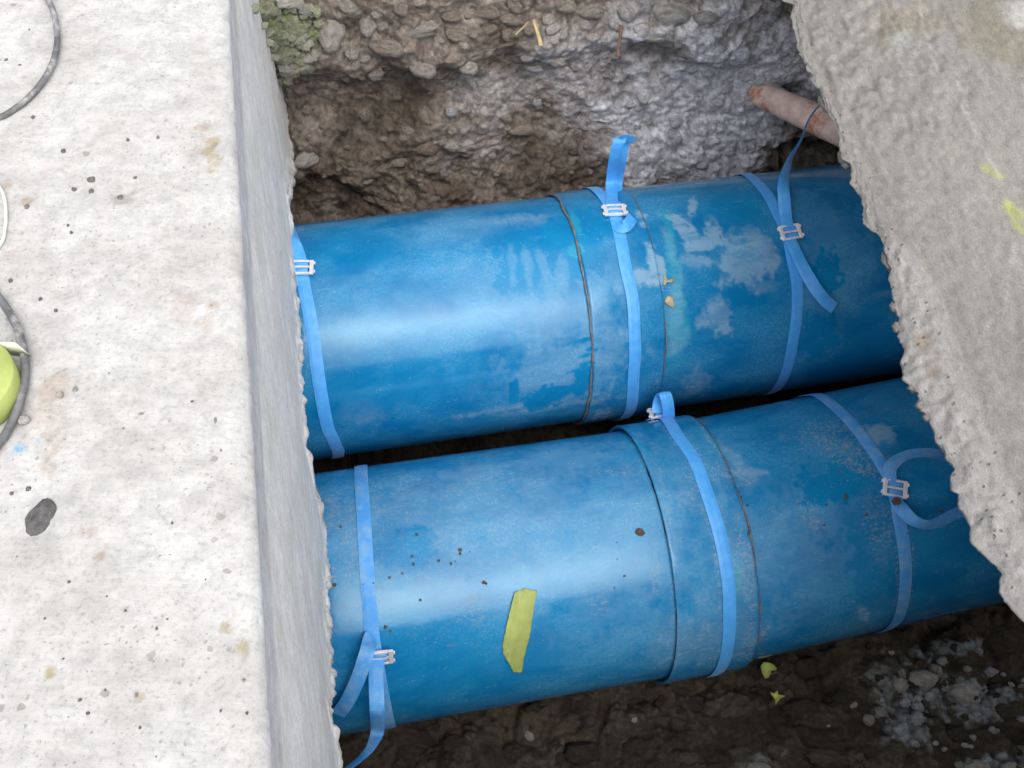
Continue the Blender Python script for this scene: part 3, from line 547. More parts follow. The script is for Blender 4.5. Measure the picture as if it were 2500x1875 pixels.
while cnt < 175:
    x, y = random.uniform(640, 2000), random.uniform(0, 540)
    if y > 545 - 0.115 * (x - 700): continue
    r = random.choice([6, 7, 8, 9, 10, 12, 14]) * (1.2 if y < 190 else 0.95)
    if too_close(x, y, done): continue
    cem = x > 1480 + 0.25 * y or (x > 1400 and y > 400)
    tn = random.choice('ccg') if cem else random.choice('bbgtn' if y > 180 else 'gtob')
    place(x, y, r * random.uniform(1, 1.5), r * random.uniform(.75, 1), random.uniform(-30, 30), tn, 'w', 0.6, STS if r < 9 else STR); done.append((x, y, r + 6)); cnt += 1
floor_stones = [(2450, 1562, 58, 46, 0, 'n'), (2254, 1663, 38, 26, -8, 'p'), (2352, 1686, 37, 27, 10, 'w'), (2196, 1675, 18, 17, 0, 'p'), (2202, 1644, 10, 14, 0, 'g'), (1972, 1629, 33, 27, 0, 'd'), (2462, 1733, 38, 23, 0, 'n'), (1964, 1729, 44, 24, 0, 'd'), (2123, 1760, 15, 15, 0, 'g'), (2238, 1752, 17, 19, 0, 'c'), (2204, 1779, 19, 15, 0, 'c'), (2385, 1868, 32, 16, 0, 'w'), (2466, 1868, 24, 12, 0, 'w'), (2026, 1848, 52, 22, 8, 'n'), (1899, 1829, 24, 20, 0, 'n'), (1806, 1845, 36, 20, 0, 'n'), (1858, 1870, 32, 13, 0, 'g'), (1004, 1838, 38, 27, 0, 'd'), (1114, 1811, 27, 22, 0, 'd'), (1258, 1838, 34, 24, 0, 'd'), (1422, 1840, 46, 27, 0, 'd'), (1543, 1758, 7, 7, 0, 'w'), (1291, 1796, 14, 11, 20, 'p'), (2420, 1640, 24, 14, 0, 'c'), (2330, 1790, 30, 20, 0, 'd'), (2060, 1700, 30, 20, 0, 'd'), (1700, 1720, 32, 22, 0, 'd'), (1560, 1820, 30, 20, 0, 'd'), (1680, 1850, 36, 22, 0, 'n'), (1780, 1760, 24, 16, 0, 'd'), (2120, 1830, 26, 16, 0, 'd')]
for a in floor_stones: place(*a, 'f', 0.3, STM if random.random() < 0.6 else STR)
done = [(a[0], a[1], max(a[2], a[3]) + 5) for a in floor_stones]; cnt = 0
for k_ in range(400):
    x, y = random.gauss(2320, 110), random.gauss(1705, 55); r = random.choice([5, 6, 6, 7, 8, 10, 13])
    if x > 2495 or y < 1570 + (2500 - x) * .21 or too_close(x, y, done, .8) or cnt >= 60: continue
    place(x, y, r * random.uniform(1, 1.4), r * random.uniform(.75, 1), random.uniform(-40, 40), random.choice('cccgn'), 'f', 0.4, STS if r < 9 else STR); done.append((x, y, r + 3)); cnt += 1
cnt = 0
while cnt < 90:
    x, y = random.uniform(850, 2500), random.uniform(1560, 1875)
    if y < 1800 - 0.21 * (x - 830): continue
    r = random.choice([6, 7, 8, 10, 12, 16])
    if too_close(x, y, done): continue
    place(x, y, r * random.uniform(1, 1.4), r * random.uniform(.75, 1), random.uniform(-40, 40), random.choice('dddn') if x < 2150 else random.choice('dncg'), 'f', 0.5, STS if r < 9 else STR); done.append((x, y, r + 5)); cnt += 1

# ------------------------------------------------------------------ left concrete beam
ZT = 1.02
q0 = hit_plane(530, 0, np.array([0, 0, ZT]), np.array([0, 0, 1.0])); q1 = hit_plane(617, 1875, np.array([0, 0, ZT]), np.array([0, 0, 1.0]))
BD = nrm(q0 - q1); BC = np.array([BD[1], -BD[0], 0.0]); B0 = q1                      # along the beam (away), and out of its side over the trench
def bs(p): return (p - B0) @ BD, (p - B0) @ BC
CH = 0.011
left_sil = [(692, 203), (706, 260), (710, 339), (718, 396), (721, 440), (712, 486), (707, 520), (716, 588), (720, 678), (735, 723), (748, 768), (763, 814), (760, 842), (738, 860), (738, 904), (741, 983), (749, 1085), (760, 1153), (769, 1187), (780, 1243), (797, 1300), (805, 1356), (806, 1447), (803, 1492), (805, 1560), (814, 1616), (816, 1695), (812, 1763), (825, 1820), (833, 1875)]
fpt = [hit_plane(x, y, B0 + BC * CH, BC) for x, y in left_sil]
fs = np.array([bs(p)[0] for p in fpt]); fzb = np.array([p[2] for p in fpt]); o_ = np.argsort(fs); fs, fzb = fs[o_], fzb[o_]
print('beam s', fs.min(), fs.max(), 'bottom z', fzb.min(), fzb.max(), 'depth', np.dot(q1 - CAM, _f))
s0, s1 = min(fs.min(), 0) - 0.06, fs.max() + 0.05
Bs = np.concatenate([np.linspace(s0 - 2.2, s0, 24)[:-1], np.arange(s0, s1, 0.0026), np.linspace(s1, s1 + 1.8, 24)])
bz = np.interp(Bs, fs, fzb) + 0.0035 * fbm(Bs * 90, Bs * 0, 0, 140, 3) + 0.008 * np.abs(vnoise(Bs * 48, Bs * 0, 0, 141)) + 0.003 * np.abs(vnoise(Bs * 130, Bs * 0, 0, 139)) - 0.004
cols = []
tc = np.concatenate([np.linspace(-2.0, -0.52, 12)[:-1], np.arange(-0.52, -0.004, 0.0032), [-0.004]])
BX = np.zeros((len(Bs), 0, 3))
def brow(c, z): return B0[None] * np.array([1, 1, 0]) + Bs[:, None] * BD + np.asarray(c)[:, None] * BC * np.ones((len(Bs), 1)) + np.asarray(z)[:, None] * np.array([0, 0, 1.0])
one = np.ones(len(Bs)); parts, kinds, cval = [], [], []
edge_w = 0.0042 * fbm(Bs * 30, Bs * 0, 0, 142, 5, .65)
for c in tc:
    dz = 0.0016 * fbm(Bs * 12, one * c * 12, 0, 143, 3) + 0.0006 * fbm(Bs * 60, one * c * 60, 0, 144, 3); f = min(1, abs(c) / 0.03)
    parts.append(brow(one * c + edge_w * (1 - f), ZT + dz * f)); kinds.append(0); cval.append(c)
for k in range(1, 8):
    a = k / 7 * math.pi / 2; r = CH
    ew = edge_w * (1 - k / 7) + 0.0006 * fbm(Bs * 40, one * k, 0, 145, 3)
    parts.append(brow(-0.004 + (r + .004) * math.sin(a) * one + ew * 0.6, ZT - r * 1.15 * (1 - math.cos(a)) * one)); kinds.append(1); cval.append(-0.004 + k * 0.004)
NZ = 95
ztop = ZT - CH * 1.15
for k in range(1, NZ + 1):
    f = k / NZ; z = ztop + (bz - ztop) * f
    dd = 0.0004 * fbm(Bs * 14, z * 40, 0, 146, 3); tail = max(0, (f - 0.86) / 0.14)
    ragged = 0.007 * tail * (fbm(Bs * 60, z * 60, 0, 147, 4) + 0.35) - 0.012 * max(0, (f - 0.96) / 0.04) ** 2
    parts.append(brow(CH + dd + ragged, z)); kinds.append(2); cval.append(f)
for k in range(1, 9):
    f = k / 8; parts.append(brow(CH - 0.012 - 0.6 * f ** 1.5 + 0.004 * fbm(Bs * 40, one * k, 0, 148, 3), bz + 0.004 + 0.02 * f + 0.006 * fbm(Bs * 40, one * k * 3, 0, 149, 3))); kinds.append(3); cval.append(f)
PB = np.stack(parts, 1); kinds = np.array(kinds); cval = np.array(cval)
SS = Bs[:, None] * np.ones((1, len(kinds))); CCv = np.ones((len(Bs), 1)) * cval[None]
top = np.array([0.472, 0.470, 0.465]); lit_fce = np.array([0.84, 0.837, 0.825]); chm = np.array([0.54, 0.56, 0.60])  # side face painted lighter than the same concrete on top, for its lit look
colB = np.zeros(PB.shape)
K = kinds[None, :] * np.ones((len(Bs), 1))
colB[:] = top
colB[K >= 2] = lit_fce
hz = (ztop - PB[..., 2])
stn = fbm(SS * 5, PB[..., 2] * 160, 0, 150, 4)
w1 = np.where(K == 1, sstep(0.45, 0.8, (CCv + 0.004) / 0.028), 0) + np.where(K == 2, sstep(0.060 + .008 * stn, 0.040, hz), 0); w1 = np.clip(w1 * (0.75 + 0.25 * stn), 0, 1)[..., None]
colB = colB * (1 - w1) + chm * w1
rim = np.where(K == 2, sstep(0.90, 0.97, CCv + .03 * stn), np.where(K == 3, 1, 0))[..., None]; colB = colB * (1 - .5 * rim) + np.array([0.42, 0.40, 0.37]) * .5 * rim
topm = (K <= 1)
nzb = 0.45 * fbm(SS * 30, CCv * 30, 0, 151, 3) + 0.6 * fbm(SS * 95, CCv * 95, 0, 152, 3, .7)
def stain(x, y, rx, ry, col, v, soft=.5, rot=0):
    cs, cc_ = bs(hit_plane(x, y, np.array([0, 0, ZT]), np.array([0, 0, 1.0]))); m = np.zeros(SS.shape); k = 0.00031
    blob(m, SS, CCv, cs, cc_, ry * k * 1.15, rx * k, math.radians(rot), v, soft, nzb); m = (m * topm)[..., None]; colB[:] = colB * (1 - m) + np.array(col) * m
BR, GR, OL, DK = (0.33, 0.26, 0.20), (0.40, 0.395, 0.39), (0.34, 0.30, 0.19), (0.20, 0.18, 0.16)
for a in [(380, 35, 40, 22, GR, .5), (450, 255, 34, 18, GR, .8), (395, 270, 26, 16, GR, .8), (410, 290, 14, 8, GR, .8), (490, 312, 30, 11, BR, 0.51), (505, 370, 30, 40, OL, .8), (470, 385, 22, 22, GR, .6), (520, 400, 22, 22, OL, .6), (490, 440, 18, 30, GR, .4), (300, 485, 24, 14, DK, .45), (385, 490, 24, 15, GR, .5), (495, 515, 14, 26, GR, .6), (65, 490, 18, 18, BR, .7), (15, 445, 18, 26, BR, .8), (440, 758, 30, 50, BR, 0.30), (510, 795, 24, 36, BR, 0.36), (515, 750, 12, 10, BR, .8), (500, 830, 40, 24, GR, .3), (330, 770, 30, 20, GR, .45), (160, 770, 60, 40, GR, .4), (110, 1000, 60, 80, BR, 0.33), (125, 950, 30, 50, BR, .4), (100, 880, 24, 44, GR, .6), (190, 950, 24, 18, GR, .5), (345, 985, 24, 16, GR, .5), (325, 1070, 10, 22, GR, .6), (430, 880, 50, 40, GR, .3), (520, 960, 34, 60, GR, .45), (120, 1120, 20, 50, BR, .4), (160, 1215, 40, 22, GR, .6), (110, 1340, 34, 22, GR, .5), (205, 1300, 22, 20, BR, .55), (245, 1355, 14, 10, BR, .7), (125, 1640, 10, 10, OL, .9), (590, 1580, 14, 12, OL, .8), (545, 1530, 14, 10, OL, .7), (430, 1720, 60, 10, GR, .5), (570, 1660, 40, 50, GR, .35), (335, 1700, 10, 12, OL, .7), (250, 1480, 60, 30, GR, .25), (60, 1050, 24, 22, GR, .6), (340, 1240, 120, 50, GR, .18), (520, 1240, 50, 40, GR, .3)]: stain(*a)
for a in [(45, 1095, 16, 16), (88, 1072, 9, 8), (30, 1110, 10, 10)]: stain(*a, (0.16, 0.34, 0.52), .8, .5)
pm = np.stack([np.where(K == 0, 1.0, 0.25), np.where(K >= 1, 1.0, 0.0), np.zeros(K.shape)], -1)
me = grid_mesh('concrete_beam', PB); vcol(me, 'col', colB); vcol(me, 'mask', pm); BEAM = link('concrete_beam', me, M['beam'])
tag(BEAM, 'broad pale concrete beam with pitted flat top and broken lower edge above the pipes', 'concrete beam')
dirt_m = M['stone']
def flush_stone(x, y, rx, ry, rot, col, proud=0.0015):
    p = hit_plane(x, y, np.array([0, 0, ZT]), np.array([0, 0, 1.0])); d = np.dot(p - CAM, _f) / FOC; a = math.radians(rot)
    X = math.cos(a) * -BC * -1 + math.sin(a) * BD; Y = -math.sin(a) * BC + math.cos(a) * BD
    o = stone(p + np.array([0, 0, proud - 0.004]), (X, Y, np.array([0, 0, 1.0])), (rx * d, ry * d * 1.15, 0.004), col, BEAM, STS); return o
for (x, y, rx, ry, rot, c) in [(72, 73, 4, 5, 0, 'd'), (15, 147, 9, 7, 40, 'd'), (50, 159, 9, 5, 0, 'd'), (395, 187, 11, 7, 0, 'g'), (80, 285, 7, 7, 30, 'd'), (312, 341, 6, 6, 20, 'd'), (386, 335, 6, 7, 0, 'b'), (154, 366, 7, 6, 0, 'd'), (222, 436, 12, 11, 0, 'n'), (222, 465, 9, 8, 30, 'd'), (330, 433, 6, 5, 0, 'd'), (292, 480, 12, 10, 20, 'n'), (64, 502, 8, 9, 0, 'b'), (180, 460, 8, 6, 0, 'n'), (174, 567, 6, 5, 0, 'd'), (166, 550, 5, 5, 0, 'd'), (25, 684, 7, 8, 0, 'n'), (98, 729, 7, 5, 40, 'd'), (136, 757, 6, 6, 0, 'd'), (515, 748, 8, 8, 0, 'b'), (266, 913, 7, 7, 0, 'd'), (469, 981, 8, 8, 0, 'n'), (526, 1025, 6, 14, 0, 'g'), (302, 1046, 4, 4, 0, 'd'), (413, 1049, 5, 5, 0, 'd'), (68, 1192, 9, 7, 20, 'd'), (27, 1203, 7, 6, 0, 'n'), (313, 1174, 5, 7, 0, 'd'), (204, 1303, 9, 10, 0, 'b'), (421, 1278, 7, 6, 0, 'd'), (43, 1361, 11, 10, 20, 'b'), (144, 1308, 5, 5, 0, 'd'), (391, 1358, 7, 6, 0, 'd'), (415, 1357, 6, 8, 0, 'b'), (279, 1390, 7, 5, 0, 'n'), (502, 1415, 6, 6, 0, 'd'), (168, 1421, 7, 6, 0, 'd'), (261, 1457, 6, 5, 0, 'd'), (307, 1491, 7, 5, 0, 'd'), (53, 1469, 8, 7, 0, 'd'), (110, 1511, 7, 6, 0, 'd'), (383, 1535, 6, 6, 0, 'd'), (410, 1512, 7, 7, 0, 'b'), (425, 1464, 5, 5, 0, 'g'), (195, 1709, 7, 6, 0, 'n'), (214, 1741, 7, 6, 0, 'd'), (539, 1736, 5, 7, 0, 'd'), (603, 1741, 5, 7, 0, 'd'), (595, 1661, 7, 7, 0, 'c'), (342, 1776, 7, 7, 0, 'd'), (333, 1697, 6, 8, 0, 'o'), (382, 1847, 6, 5, 0, 'd'), (257, 1684, 5, 5, 0, 'd'), (155, 1609, 5, 4, 0, 'd'), (540, 1100, 5, 6, 0, 'g'), (345, 1010, 14, 8, 0, 'g'), (380, 945, 12, 8, 20, 'g'), (185, 950, 13, 12, 0, 'g')]:
    flush_stone(x, y, rx * .8, ry * .8, rot, np.array(tone[c]) * .5 + .20)
o = flush_stone(97, 1268, 36, 48, -14, (0.17, 0.17, 0.172), 0.003); o.data = STM[2]; o['label'] = 'large dark grey pebble set flush in the concrete'
for (x, y, rx, ry) in [(148, 967, 8, 7), (62, 1028, 13, 11), (54, 1033, 7, 7)]: flush_stone(x, y, rx, ry, 0, (0.55, 0.53, 0.5), 0.006)

# mossy rubble packed between the beam's side and the far wall: lumps of green-grey conglomerate
def rub_at(x, y):
    xe = np.interp(y, [0, 50, 116, 208], [602, 633, 656, 687]); pf = hit_plane(x, y, B0 + BC * (CH + .006), BC); p, dw = pick(x, y, 'w'); df = np.dot(pf - CAM, _f); t_ = min(1, max(0, (x - xe) / 130.0)) ** .8
    dd_ = df + (min(dw, df + .35) - 0.02 - df) * t_ if dw > df else dw - .01
    r_ = ray(x, y); return CAM + r_ * dd_ / (r_ @ _f), dd_
def rubble(x, y, rx, ry, rot, col, sink):
    p, d = rub_at(x, y); k = d / FOC; c, s_ = math.cos(math.radians(rot)), math.sin(math.radians(rot)); X = c * _r - s_ * _u; Y = s_ * _r + c * _u; rz = .8 * min(rx, ry)
    return stone(p + ray(x, y) * rz * k * sink, (X, Y, -_f), (rx * k, ry * k, rz * k), col, WALL, STR)
for (x, y, rx, ry) in [(640, 20, 40, 30), (665, 70, 36, 40), (705, 60, 46, 44), (745, 60, 34, 44), (690, 120, 40, 36), (720, 130, 44, 40), (738, 158, 30, 24), (705, 165, 28, 22), (765, 90, 20, 36), (700, 192, 14, 16)]: rubble(x, y, rx, ry, random.uniform(-20, 20), (.30, .31, .22), 1.0)
cnt = 0
while cnt < 110:
    x, y = random.uniform(612, 782), random.uniform(18, 200); xe = np.interp(y, [0, 50, 116, 208], [602, 633, 656, 687])
    if x < xe + 4 or (y > 130 and x > 775 - (y - 130) * 1.1): continue
    r = random.uniform(6, 13); g = random.random() * max(0, 1.1 - abs(y - 58) / 75)
    rubble(x, y, r * random.uniform(1, 1.4), r * random.uniform(.8, 1.1), random.uniform(-60, 60), np.array((.45 - .19 * g, .45 - .09 * g, .385 - .28 * g)) * random.uniform(.85, 1.15), .25); cnt += 1
for (x, y, rx, ry, c) in [(735, 160, 26, 17, .36), (700, 168, 18, 12, .34), (640, 2, 44, 15, .56), (690, 6, 40, 16, .58), (725, 10, 22, 14, .5), (700, 196, 13, 12, .42), (745, 24, 18, 12, .4)]: rubble(x, y, rx, ry, -8, np.array((1, .98, .90)) * c, .0)

# ------------------------------------------------------------------ right broken concrete slab
TILT = math.radians(20)
SN = nrm(np.array([0, 0, 1.0]) * math.cos(TILT) - BC * math.sin(TILT) * 1.0)
S0 = hit_plane(2200, 900, np.array([0, 0, 0.86]), np.array([0, 0, 1.0]))
slab_sil = [(1780, -560), (1800, -300), (1860, -120), (1910, 0), (1938, 11), (1946, 68), (1961, 147), (1983, 192), (2000, 237), (2017, 282), (2040, 339), (2051, 384), (2080, 418), (2108, 486), (2125, 548), (2142, 565), (2159, 633), (2176, 723), (2187, 780), (2193, 825), (2210, 881), (2221, 938), (2243, 995), (2266, 1028), (2277, 1074), (2306, 1108), (2322, 1141), (2319, 1175), (2345, 1220), (2368, 1266), (2373, 1311), (2407, 1345), (2441, 1379), (2458, 1424), (2464, 1458), (2500, 1503), (2610, 1620), (2760, 1790), (2900, 2000), (3000, 2300)]
ep = np.array([hit_plane(x, y, S0, SN) for x, y in slab_sil])
es = np.concatenate([[0], np.cumsum(np.linalg.norm(np.diff(ep, axis=0), axis=1))])
Es = np.arange(0, es[-1], 0.003); EP = np.stack([np.interp(Es, es, ep[:, k]) for k in range(3)], 1)
SX = nrm(BC - SN * (BC @ SN)); SY = np.cross(SN, SX); SY = SY if SY @ BD > 0 else -SY
ev = EP @ SY; px_, py_, pd_ = project(EP)
# thickness of the visible fracture along the edge, by where it shows
fth = np.interp(py_, [-600, 0, 560, 640, 760, 900, 1100, 1250, 1400, 1520, 2300], [.012, .012, .016, .03, .050, .055, .050, .05, .035, .03, .03])
jig = 0.0042 * fbm(Es * 24, Es * 0, 0, 160, 6, .68)
rows = []; kk = []; dist = []
def srow(inw, dn, wj=1.0): return EP - SX * (jig * wj)[:, None] + np.asarray(inw)[..., None] * SX - np.asarray(dn)[..., None] * SN
one = np.ones(len(Es)); TH = 0.34  # unseen slab depth, made thick to keep light off the pipes beside it
for k in range(6):
    f = 1 - k / 5.; rows.append(srow(one * (0.68 * TH + 1.2 * f), one * TH + 0.01 * vnoise(Es * 20, one * k))); kk.append(3); dist.append(f)
for k in range(1, 26):                                    # undercut below the lip up to the silhouette edge
    f = k / 26; dn = TH * (1 - f); inw = 0.68 * dn
    inw = inw + 0.006 * fbm(Es * 30, one * f * 5, 0, 162, 4) * (1 - f); rows.append(srow(inw, dn)); kk.append(2); dist.append(f)
for k in range(0, 26):                                    # the fracture facing up and out, from the lip to the top edge
    f = k / 25; lump_, _, _ = lumps(Es * 45, one * f * 2.2 + Es * 3, 163); lump2, _, _ = lumps(Es * 110, one * f * 5, 164)
    wj = (1 - f) ** 1.5; inw = fth * f + 0.0014 * fbm(Es * 70, one * f * 6, 0, 172, 4) * (1 - f); dn = 0.010 * (fth / .05) * (1 - f) ** 1.5 - (0.0028 * lump_ + 0.0022 * lump2 + 0.0022 * fbm(Es * 80, one * f * 4, 0, 171, 3)) * math.sin(math.pi * min(1, f + .12)) * (fth / .05) ** .5
    rows.append(srow(inw, dn, wj)); kk.append(1); dist.append(f)
tdist = np.concatenate([np.arange(0.003, 0.5, 0.003), np.linspace(0.5, 1.6, 14)])
for d in tdist:
    rows.append(srow(fth + d, -0.0025 * sstep(0, .02, d) * one, 0.0)); kk.append(0); dist.append(d)
PS = np.stack(rows, 1); kk = np.array(kk); dist = np.array(dist); KS = np.ones((len(Es), 1)) * kk[None]
ux, uy = PS @ SX, PS @ SY
str_ = fbm(ux * 110, uy * 50, 0, 165, 4, .6); amp = np.where(KS == 0, 1.0, 0.25)
glx, gly = hit_plane(2010, 130, S0, SN) @ SX, hit_plane(2010, 130, S0, SN) @ SY
wetm = sstep(0.30, 0.02, np.hypot((ux - glx) * 1.6, (uy - gly) * .8) + 0.05 * fbm(ux * 12, uy * 12, 0, 166, 3))
PS = PS + SN * ((0.0010 + 0.0024 * wetm) * str_ * amp + 0.0016 * fbm(ux * 5, uy * 3, 0, 167, 2) * amp)[..., None]
cs = np.zeros(PS.shape); cs[:] = (0.242, 0.232, 0.216)
v = (0.5 + 0.5 * fbm(ux * 5, uy * 3, 0, 168, 3))[..., None]; cs = cs * (0.88 + .2 * v)
frm = (np.where((KS == 1), 1.0, np.where(KS == 2, .3, 0)) * sstep(.018, .035, fth)[:, None])[..., None]; cs = cs * (1 - frm) + np.array([0.295, 0.29, 0.284]) * frm
nzs = 0.5 * fbm(ux * 40, uy * 40, 0, 169, 4)
def sstain(x, y, rx, ry, rot, col, v, soft=.5):
    p = hit_plane(x, y, S0, SN); m = np.zeros(ux.shape); k = np.dot(p - CAM, _f) / FOC; blob(m, ux, uy, p @ SX, p @ SY, rx * k, ry * k * 1.1, math.radians(rot), v, soft, nzs); m = m[..., None]; cs[:] = cs * (1 - m) + np.array(col) * m
for a in [(2420, 420, 9, 26, 25, (.40, .46, .08), .42), (2475, 520, 10, 26, 20, (.42, .50, .05), .42), (2490, 560, 10, 22, 10, (.42, .50, .05), .42), (2460, 500, 9, 14, 0, (.42, .5, .05), .42), (2220, 60, 70, 60, 20, (.22, .20, .14), .5), (2460, 100, 60, 130, 10, (.20, .185, .12), .5), (2210, 100, 30, 22, 30, (.33, .35, .34), .6), (2250, 830, 26, 22, 0, (.22, .17, .12), .7), (2275, 910, 30, 16, 20, (.15, .11, .09), .7), (2240, 740, 12, 22, 0, (.30, .29, .28), .5), (2490, 40, 30, 40, 0, (.5, .49, .48), .7), (2300, 1300, 100, 60, 0, (.27, .26, .245), .5), (2380, 1000, 60, 120, 0, (.26, .25, .235), .4), (2350, 780, 120, 200, 0, (.26, .25, .23), .4)]: sstain(*a)
def sline(pts, w, col, v):
    P2 = [np.array([hit_plane(x, y, S0, SN) @ SX, hit_plane(x, y, S0, SN) @ SY]) for x, y in pts]; dm = np.full(ux.shape, 9.0)
    for a, b in zip(P2[:-1], P2[1:]):
        ab = b - a; t_ = np.clip(((ux - a[0]) * ab[0] + (uy - a[1]) * ab[1]) / (ab @ ab), 0, 1); dm = np.minimum(dm, np.hypot(ux - a[0] - t_ * ab[0], uy - a[1] - t_ * ab[1]))
    m = (v * sstep(w * 1.8, w * .4, dm + 0.001 * nzs) * np.clip(.7 + nzs, 0, 1))[..., None]; cs[:] = cs * (1 - m) + np.array(col) * m
sline([(2238, -40), (2250, 40), (2259, 72), (2278, 145), (2300, 185), (2340, 255), (2370, 300), (2410, 385), (2440, 440)], .0014, (.44, .43, .40), .5)
sline([(2330, 180), (2350, 240), (2370, 290)], .0012, (.44, .43, .40), .6); sline([(2480, 600), (2468, 650), (2460, 720), (2452, 762), (2430, 765), (2410, 800), (2390, 840), (2360, 880), (2336, 912)], .0013, (.42, .42, .40), .5)
ms = np.stack([wetm * np.where(KS == 0, 1, 0), np.where((KS == 1) | (KS == 2), 1.0, 0.12), np.zeros(KS.shape)], -1)
me = grid_mesh('concrete_slab', PS, uv=np.stack([ux, uy], -1)); vcol(me, 'col', cs); vcol(me, 'mask', ms); SLAB = link('concrete_slab', me, M['slab'])
tag(SLAB, 'damp grey concrete slab with ragged broken edge overhanging the pipes', 'concrete slab')
sz = PS[..., 2]; print('slab z', sz[KS == 1].min(), sz[KS == 1].max(), sz.max())
# lumps of aggregate along the slab's broken lip
for (x, y, rx, ry) in [(1966, 157, 10, 9), (2014, 255, 18, 34), (2050, 352, 10, 10), (2056, 385, 15, 20), (2064, 400, 12, 12), (2136, 560, 9, 9), (2163, 640, 10, 26), (2179, 750, 10, 12), (2186, 800, 12, 12), (2214, 900, 13, 16), (2228, 946, 14, 12), (2247, 990, 14, 14), (2262, 1018, 14, 10), (2300, 1080, 15, 24), (2322, 1118, 16, 26), (2350, 1215, 13, 14), (2398, 1282, 12, 12), (2460, 1440, 10, 10)]:
    p = hit_plane(x + rx * .35, y, S0 - SN * 0.012, SN); k = np.dot(p - CAM, _f) / FOC
    stone(p, (SX, SY, SN), (rx * k, ry * k * 1.1, min(rx, ry) * k * .9), np.array((0.31, 0.30, 0.29)) * random.uniform(.9, 1.1), SLAB, STR)

# ------------------------------------------------------------------ lashing straps
def to_cam(p): return nrm(CAM - p)
def strap(label, pp, ringpx, buckle, tails, w=0.020, lift=0.0022, coll=None, dusty=False, group='blue straps round the pipes'):
    mat = M['dstrap' if dusty else 'strap']
    ua_ = [pp.ua(x, y)[:2] for x, y in ringpx]
    base = pp.at(ua_[len(ua_) // 2][0], math.pi, lift); e = empty('lashing_strap', base, label, 'strap', group)
    U = np.array([u for u, a in ua_]); A = np.unwrap([a for u, a in ua_])
    c = catmull(np.stack([U, A], 1), 12); Uc, Ac = c[:, 0], c[:, 1]
    back = np.linspace(0, 1, 40)[1:-1]; Ub = Uc[-1] + (Uc[0] - Uc[-1]) * back; Ab = Ac[-1] + (Ac[0] + 2 * math.pi - Ac[-1]) * back
    Uf, Af = np.concatenate([Uc, Ub, Uc[:1]]), np.concatenate([Ac, Ab, Ac[:1] + 2 * math.pi])
    def lf(u): return lift + (coll[2] * sstep(coll[0] - .012, coll[0] + .004, u) * sstep(coll[1] + .012, coll[1] - .004, u) if coll else 0)
    P = np.array([pp.at(u, a, lf(u)) for u, a in zip(Uf, Af)]); N = np.array([pp.nor(u, a) for u, a in zip(Uf, Af)])
    link('band', ribbon_mesh('band', P, N, w), mat, e)
    def free(pts):
        q = []; nn = []
        for (x, y, l, tw) in pts:
            u, a, p = pp.ua(x, y); p = CAM + ray(x, y) * (np.linalg.norm(p - CAM) - l - lf(u)); q.append(p)
            nn.append((pp.nor(u, a) * .8 + to_cam(p) * .2 if l < .02 else to_cam(p), 0 if tw == 'ax' else tw))
        C = catmull(np.array(q), 10); k = np.linspace(0, len(q) - 1, len(C)); NN = np.stack([np.interp(k, range(len(q)), [n_[0][i] for n_ in nn]) for i in range(3)], 1); TW = np.interp(k, range(len(q)), [n_[1] for n_ in nn])
        Tt = nrm(np.gradient(C, axis=0)); NN = nrm(NN - Tt * np.sum(NN * Tt, 1, keepdims=True))
        if pts[-1][3] == 'ax': ax_ = pp.fr(u)[0]; return C, nrm(np.cross(Tt, ax_)) * (1 if np.cross(Tt[0], ax_) @ NN[0] > 0 else -1)
        Bn = np.cross(Tt, NN); r = np.radians(TW)[:, None]
        return C, NN * np.cos(r) + Bn * np.sin(r)
    for tl in tails:
        C, N2 = free(tl); link('tail', ribbon_mesh('tail', C, N2, w), mat, e)
    x, y, dx, dy, l, tip = buckle[:6]
    u, a, p = pp.ua(x, y); Pn = pp.nor(u, a); ax = pp.fr(u)[0]; ct = np.cross(Pn, ax)
    th = math.radians(dx); Xb = nrm(ax * math.cos(th) + ct * math.sin(th)); Yb = np.cross(Pn, Xb); ti = math.radians(tip); Zb = Pn * math.cos(ti) + Yb * math.sin(ti); Yb = np.cross(Zb, Xb)
    c0 = pp.at(u, a, lf(u) + l); V, F = [], []; hw, hh, t = 0.0185, 0.0135, 0.0022
    for sx in (-1, 1):
        box_vf(c0 + Xb * sx * (hw - .0032), Xb, Yb, Zb, .0032, hh, t, V, F)
        for sy in (-1, 1): box_vf(c0 + Xb * sx * (hw + .0012) + Yb * sy * hh * .62 + Zb * .0004, Xb, Yb, Zb, .0014, .0026, t * .8, V, F)
    for sy in (-1, 1): box_vf(c0 + Yb * sy * (hh - .0019), Xb, Yb, Zb, hw - .0064, .0019, t * 1.12, V, F)
    be = link('buckle', mesh('buckle', V, F), M['buckle'], e, smooth=False)
    bv = be.modifiers.new('bevel', 'BEVEL'); bv.width = 0.0009; bv.segments = 2
    V, F = [], []; box_vf(c0 + Zb * .0008, Xb, Yb, Zb, hw - .0064, .0016, t * .9, V, F); link('bar', mesh('bar', V, F), M['buckle'], be, smooth=False)
    # the folds of webbing that pass over the buckle's bars
    for sy in (-1, 1):
        A_ = np.linspace(-1, 1, 7); C = np.array([c0 + Yb * (sy * .0058 + .0042 * k_) + Zb * (.0030 - .0030 * k_ * k_) for k_ in A_]); link('fold', ribbon_mesh('fold', C, np.tile(Zb, (7, 1)), w * .98), mat, e)
    return e
cA, cB = (uA0, uA1, .006), (uB0, uB1, .009)
